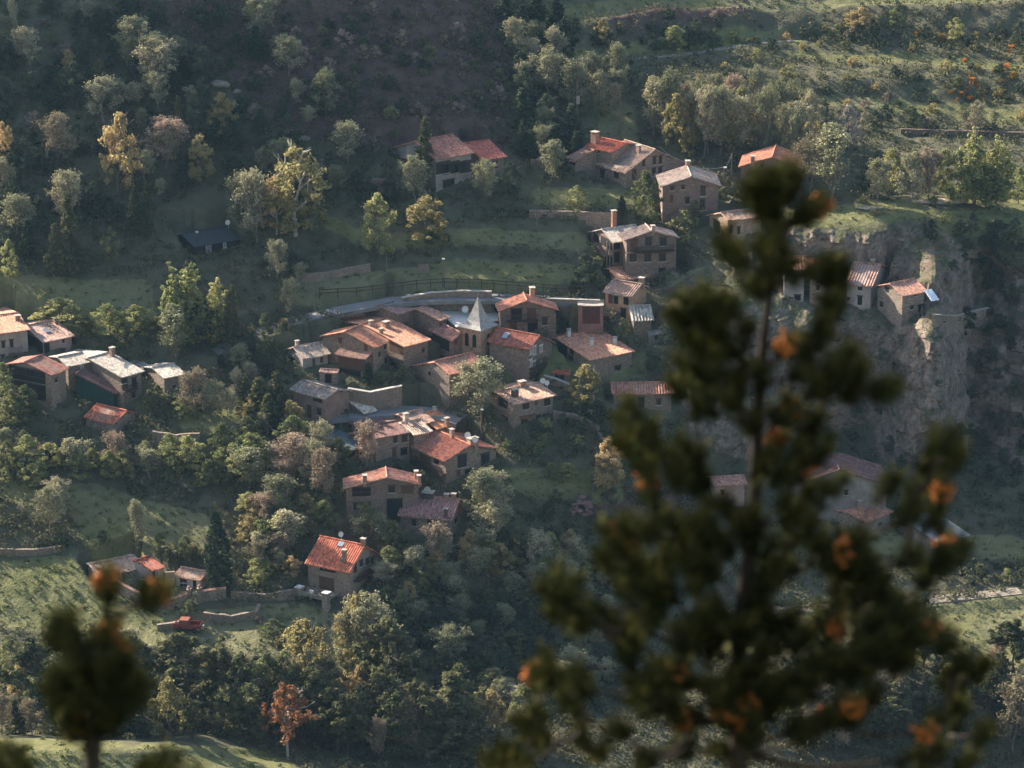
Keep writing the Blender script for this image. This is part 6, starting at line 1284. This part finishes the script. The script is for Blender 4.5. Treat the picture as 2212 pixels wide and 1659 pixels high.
young_pine('young_pine', 'low out of focus pine shoots just peeping over the frame edge', V_, [(350,1645),(375,1655),(320,1660),(340,1672),(300,1680),(400,1680),(20,1630),(45,1645),(0,1650),(60,1670),(15,1670),(35,1690)], [(200,1760),(200,1800)], 11.5, 7)
# ------------------------------------------------------------------ the hazy air
mb = MB(); mb.box(-420, 420, -130, 1150, -30, 560)
m, nt, out = mat_new('haze_air'); pv = nt.nodes.new('ShaderNodeVolumePrincipled'); pv.inputs['Density'].default_value = .00004; pv.inputs['Color'].default_value = (.40, .70, .98, 1); pv.inputs['Anisotropy'].default_value = .2
nt.links.new(pv.outputs[0], out.inputs['Volume'])
tag(mb.build('haze', m), None, None, None, 'stuff')
# ------------------------------------------------------------------ say which plant is which, by what it stands next to
def rel(t, l):
    du, dv = t['u'] - l[0], t['v'] - l[1]
    return ('right of' if du > 0 else 'left of') if abs(du) > abs(dv) * 1.1 else ('below' if dv > 0 else 'above')
byk = {}
for t in PLANTED: byk.setdefault(t['kind'], []).append(t['h'])
qs = {k: (np.percentile(v, 25), np.percentile(v, 75)) if len(v) > 5 else (0, 1e9) for k, v in byk.items()}
used = {}; order = sorted(PLANTED, key=lambda t: -t['h'])
ORD = ['nearest', 'second nearest', 'third nearest', 'fourth nearest', 'fifth nearest']
def size(t): a, b = qs[t['kind']]; return 'small ' if t['h'] < a else 'tall ' if t['h'] > b and 'tall' not in t['look'] else ''
cells = {}
for t in PLANTED:
    ls = sorted(LANDMARKS, key=lambda l: (l[0] - t['u']) ** 2 + 1.4 * (l[1] - t['v']) ** 2); t['ls'] = ls[:5]
    cells.setdefault((size(t) + t['look'], rel(t, ls[0]), ls[0][2]), []).append(t)
for key, ts in cells.items():
    base = '%s %s %s' % key
    if len(ts) == 1: ts[0]['lab'] = base; used[base] = 1; continue
    l0 = ts[0]['ls'][0]; ts.sort(key=lambda t: (t['u'] - l0[0]) ** 2 + (t['v'] - l0[1]) ** 2)
    for i, t in enumerate(ts):
        done = False
        for l in t['ls'][1:]:
            lab = '%s %s %s, %s %s' % (key[0], key[1], key[2], rel(t, l), l[2])
            if lab not in used and len(lab.replace('-', ' ').split()) <= 14: t['lab'] = lab; used[lab] = 1; done = True; break
        if not done and i < 5:
            lab = '%s %s %s, %s of its kind' % (key[0], key[1], key[2], ORD[i])
            if lab not in used and len(lab.replace('-', ' ').split()) <= 15: t['lab'] = lab; used[lab] = 1; done = True
        if not done:
            t['lab'] = 'massed %s %s %s' % key; t['grp'] = '%ss massed %s %s' % (t['look'], key[1], key[2])
for t in PLANTED:
    t['o']['label'] = t['label'] or t['lab']
    g = t.get('grp') or '%ss on the hillside' % t['look']; t['o']['group'] = g
    if t['kind'] in ('cypress', 'deadpine', 'white', 'pink'): del t['o']['group']
print('LABELS shared', sum(1 for t in PLANTED if t.get('grp')), 'of', len(PLANTED))
for o in bpy.data.objects:
    if 'mk' in o: del o['mk']
# ------------------------------------------------------------------ camera, sun, sky
cam = bpy.data.cameras.new('camera'); co = bpy.data.objects.new('camera', cam); COL.objects.link(co); SC.camera = co
co.location = CAM; co.rotation_euler = (PI/2 - PITCH, 0, 0); cam.sensor_width = 36; cam.lens = 36 * FV / 2212; cam.clip_start = .1; cam.clip_end = 6000; cam.dof.use_dof = True; cam.dof.focus_distance = 500; cam.dof.aperture_fstop = 3.4
sun = bpy.data.lights.new('sun', 'SUN'); so = bpy.data.objects.new('sun', sun); COL.objects.link(so); sun.energy = 5.0; sun.angle = math.radians(.5); sun.color = (1, .89, .76)
L = Vector((sdir[0] * math.cos(SUN_EL), sdir[1] * math.cos(SUN_EL), -math.sin(SUN_EL)))
so.rotation_euler = L.to_track_quat('-Z', 'Y').to_euler(); so.location = (0, 300, 400)
w = bpy.data.worlds.new('World'); SC.world = w; w.use_nodes = True; nt = w.node_tree; nt.nodes.clear()
sk = nt.nodes.new('ShaderNodeTexSky'); sk.sky_type = 'NISHITA'; sk.sun_disc = False; sk.sun_elevation = SUN_EL
sk.sun_rotation = math.atan2(-L.x, -L.y); sk.air_density = 1.0; sk.dust_density = 1.5; sk.ozone_density = 1.0
bg = nt.nodes.new('ShaderNodeBackground'); bg.inputs[1].default_value = .092; ow = nt.nodes.new('ShaderNodeOutputWorld')
nt.links.new(sk.outputs[0], bg.inputs[0]); nt.links.new(bg.outputs[0], ow.inputs[0])
SC.view_settings.view_transform = 'Standard'; SC.view_settings.look = 'None'; SC.view_settings.exposure = 1.52; SC.view_settings.gamma = 1
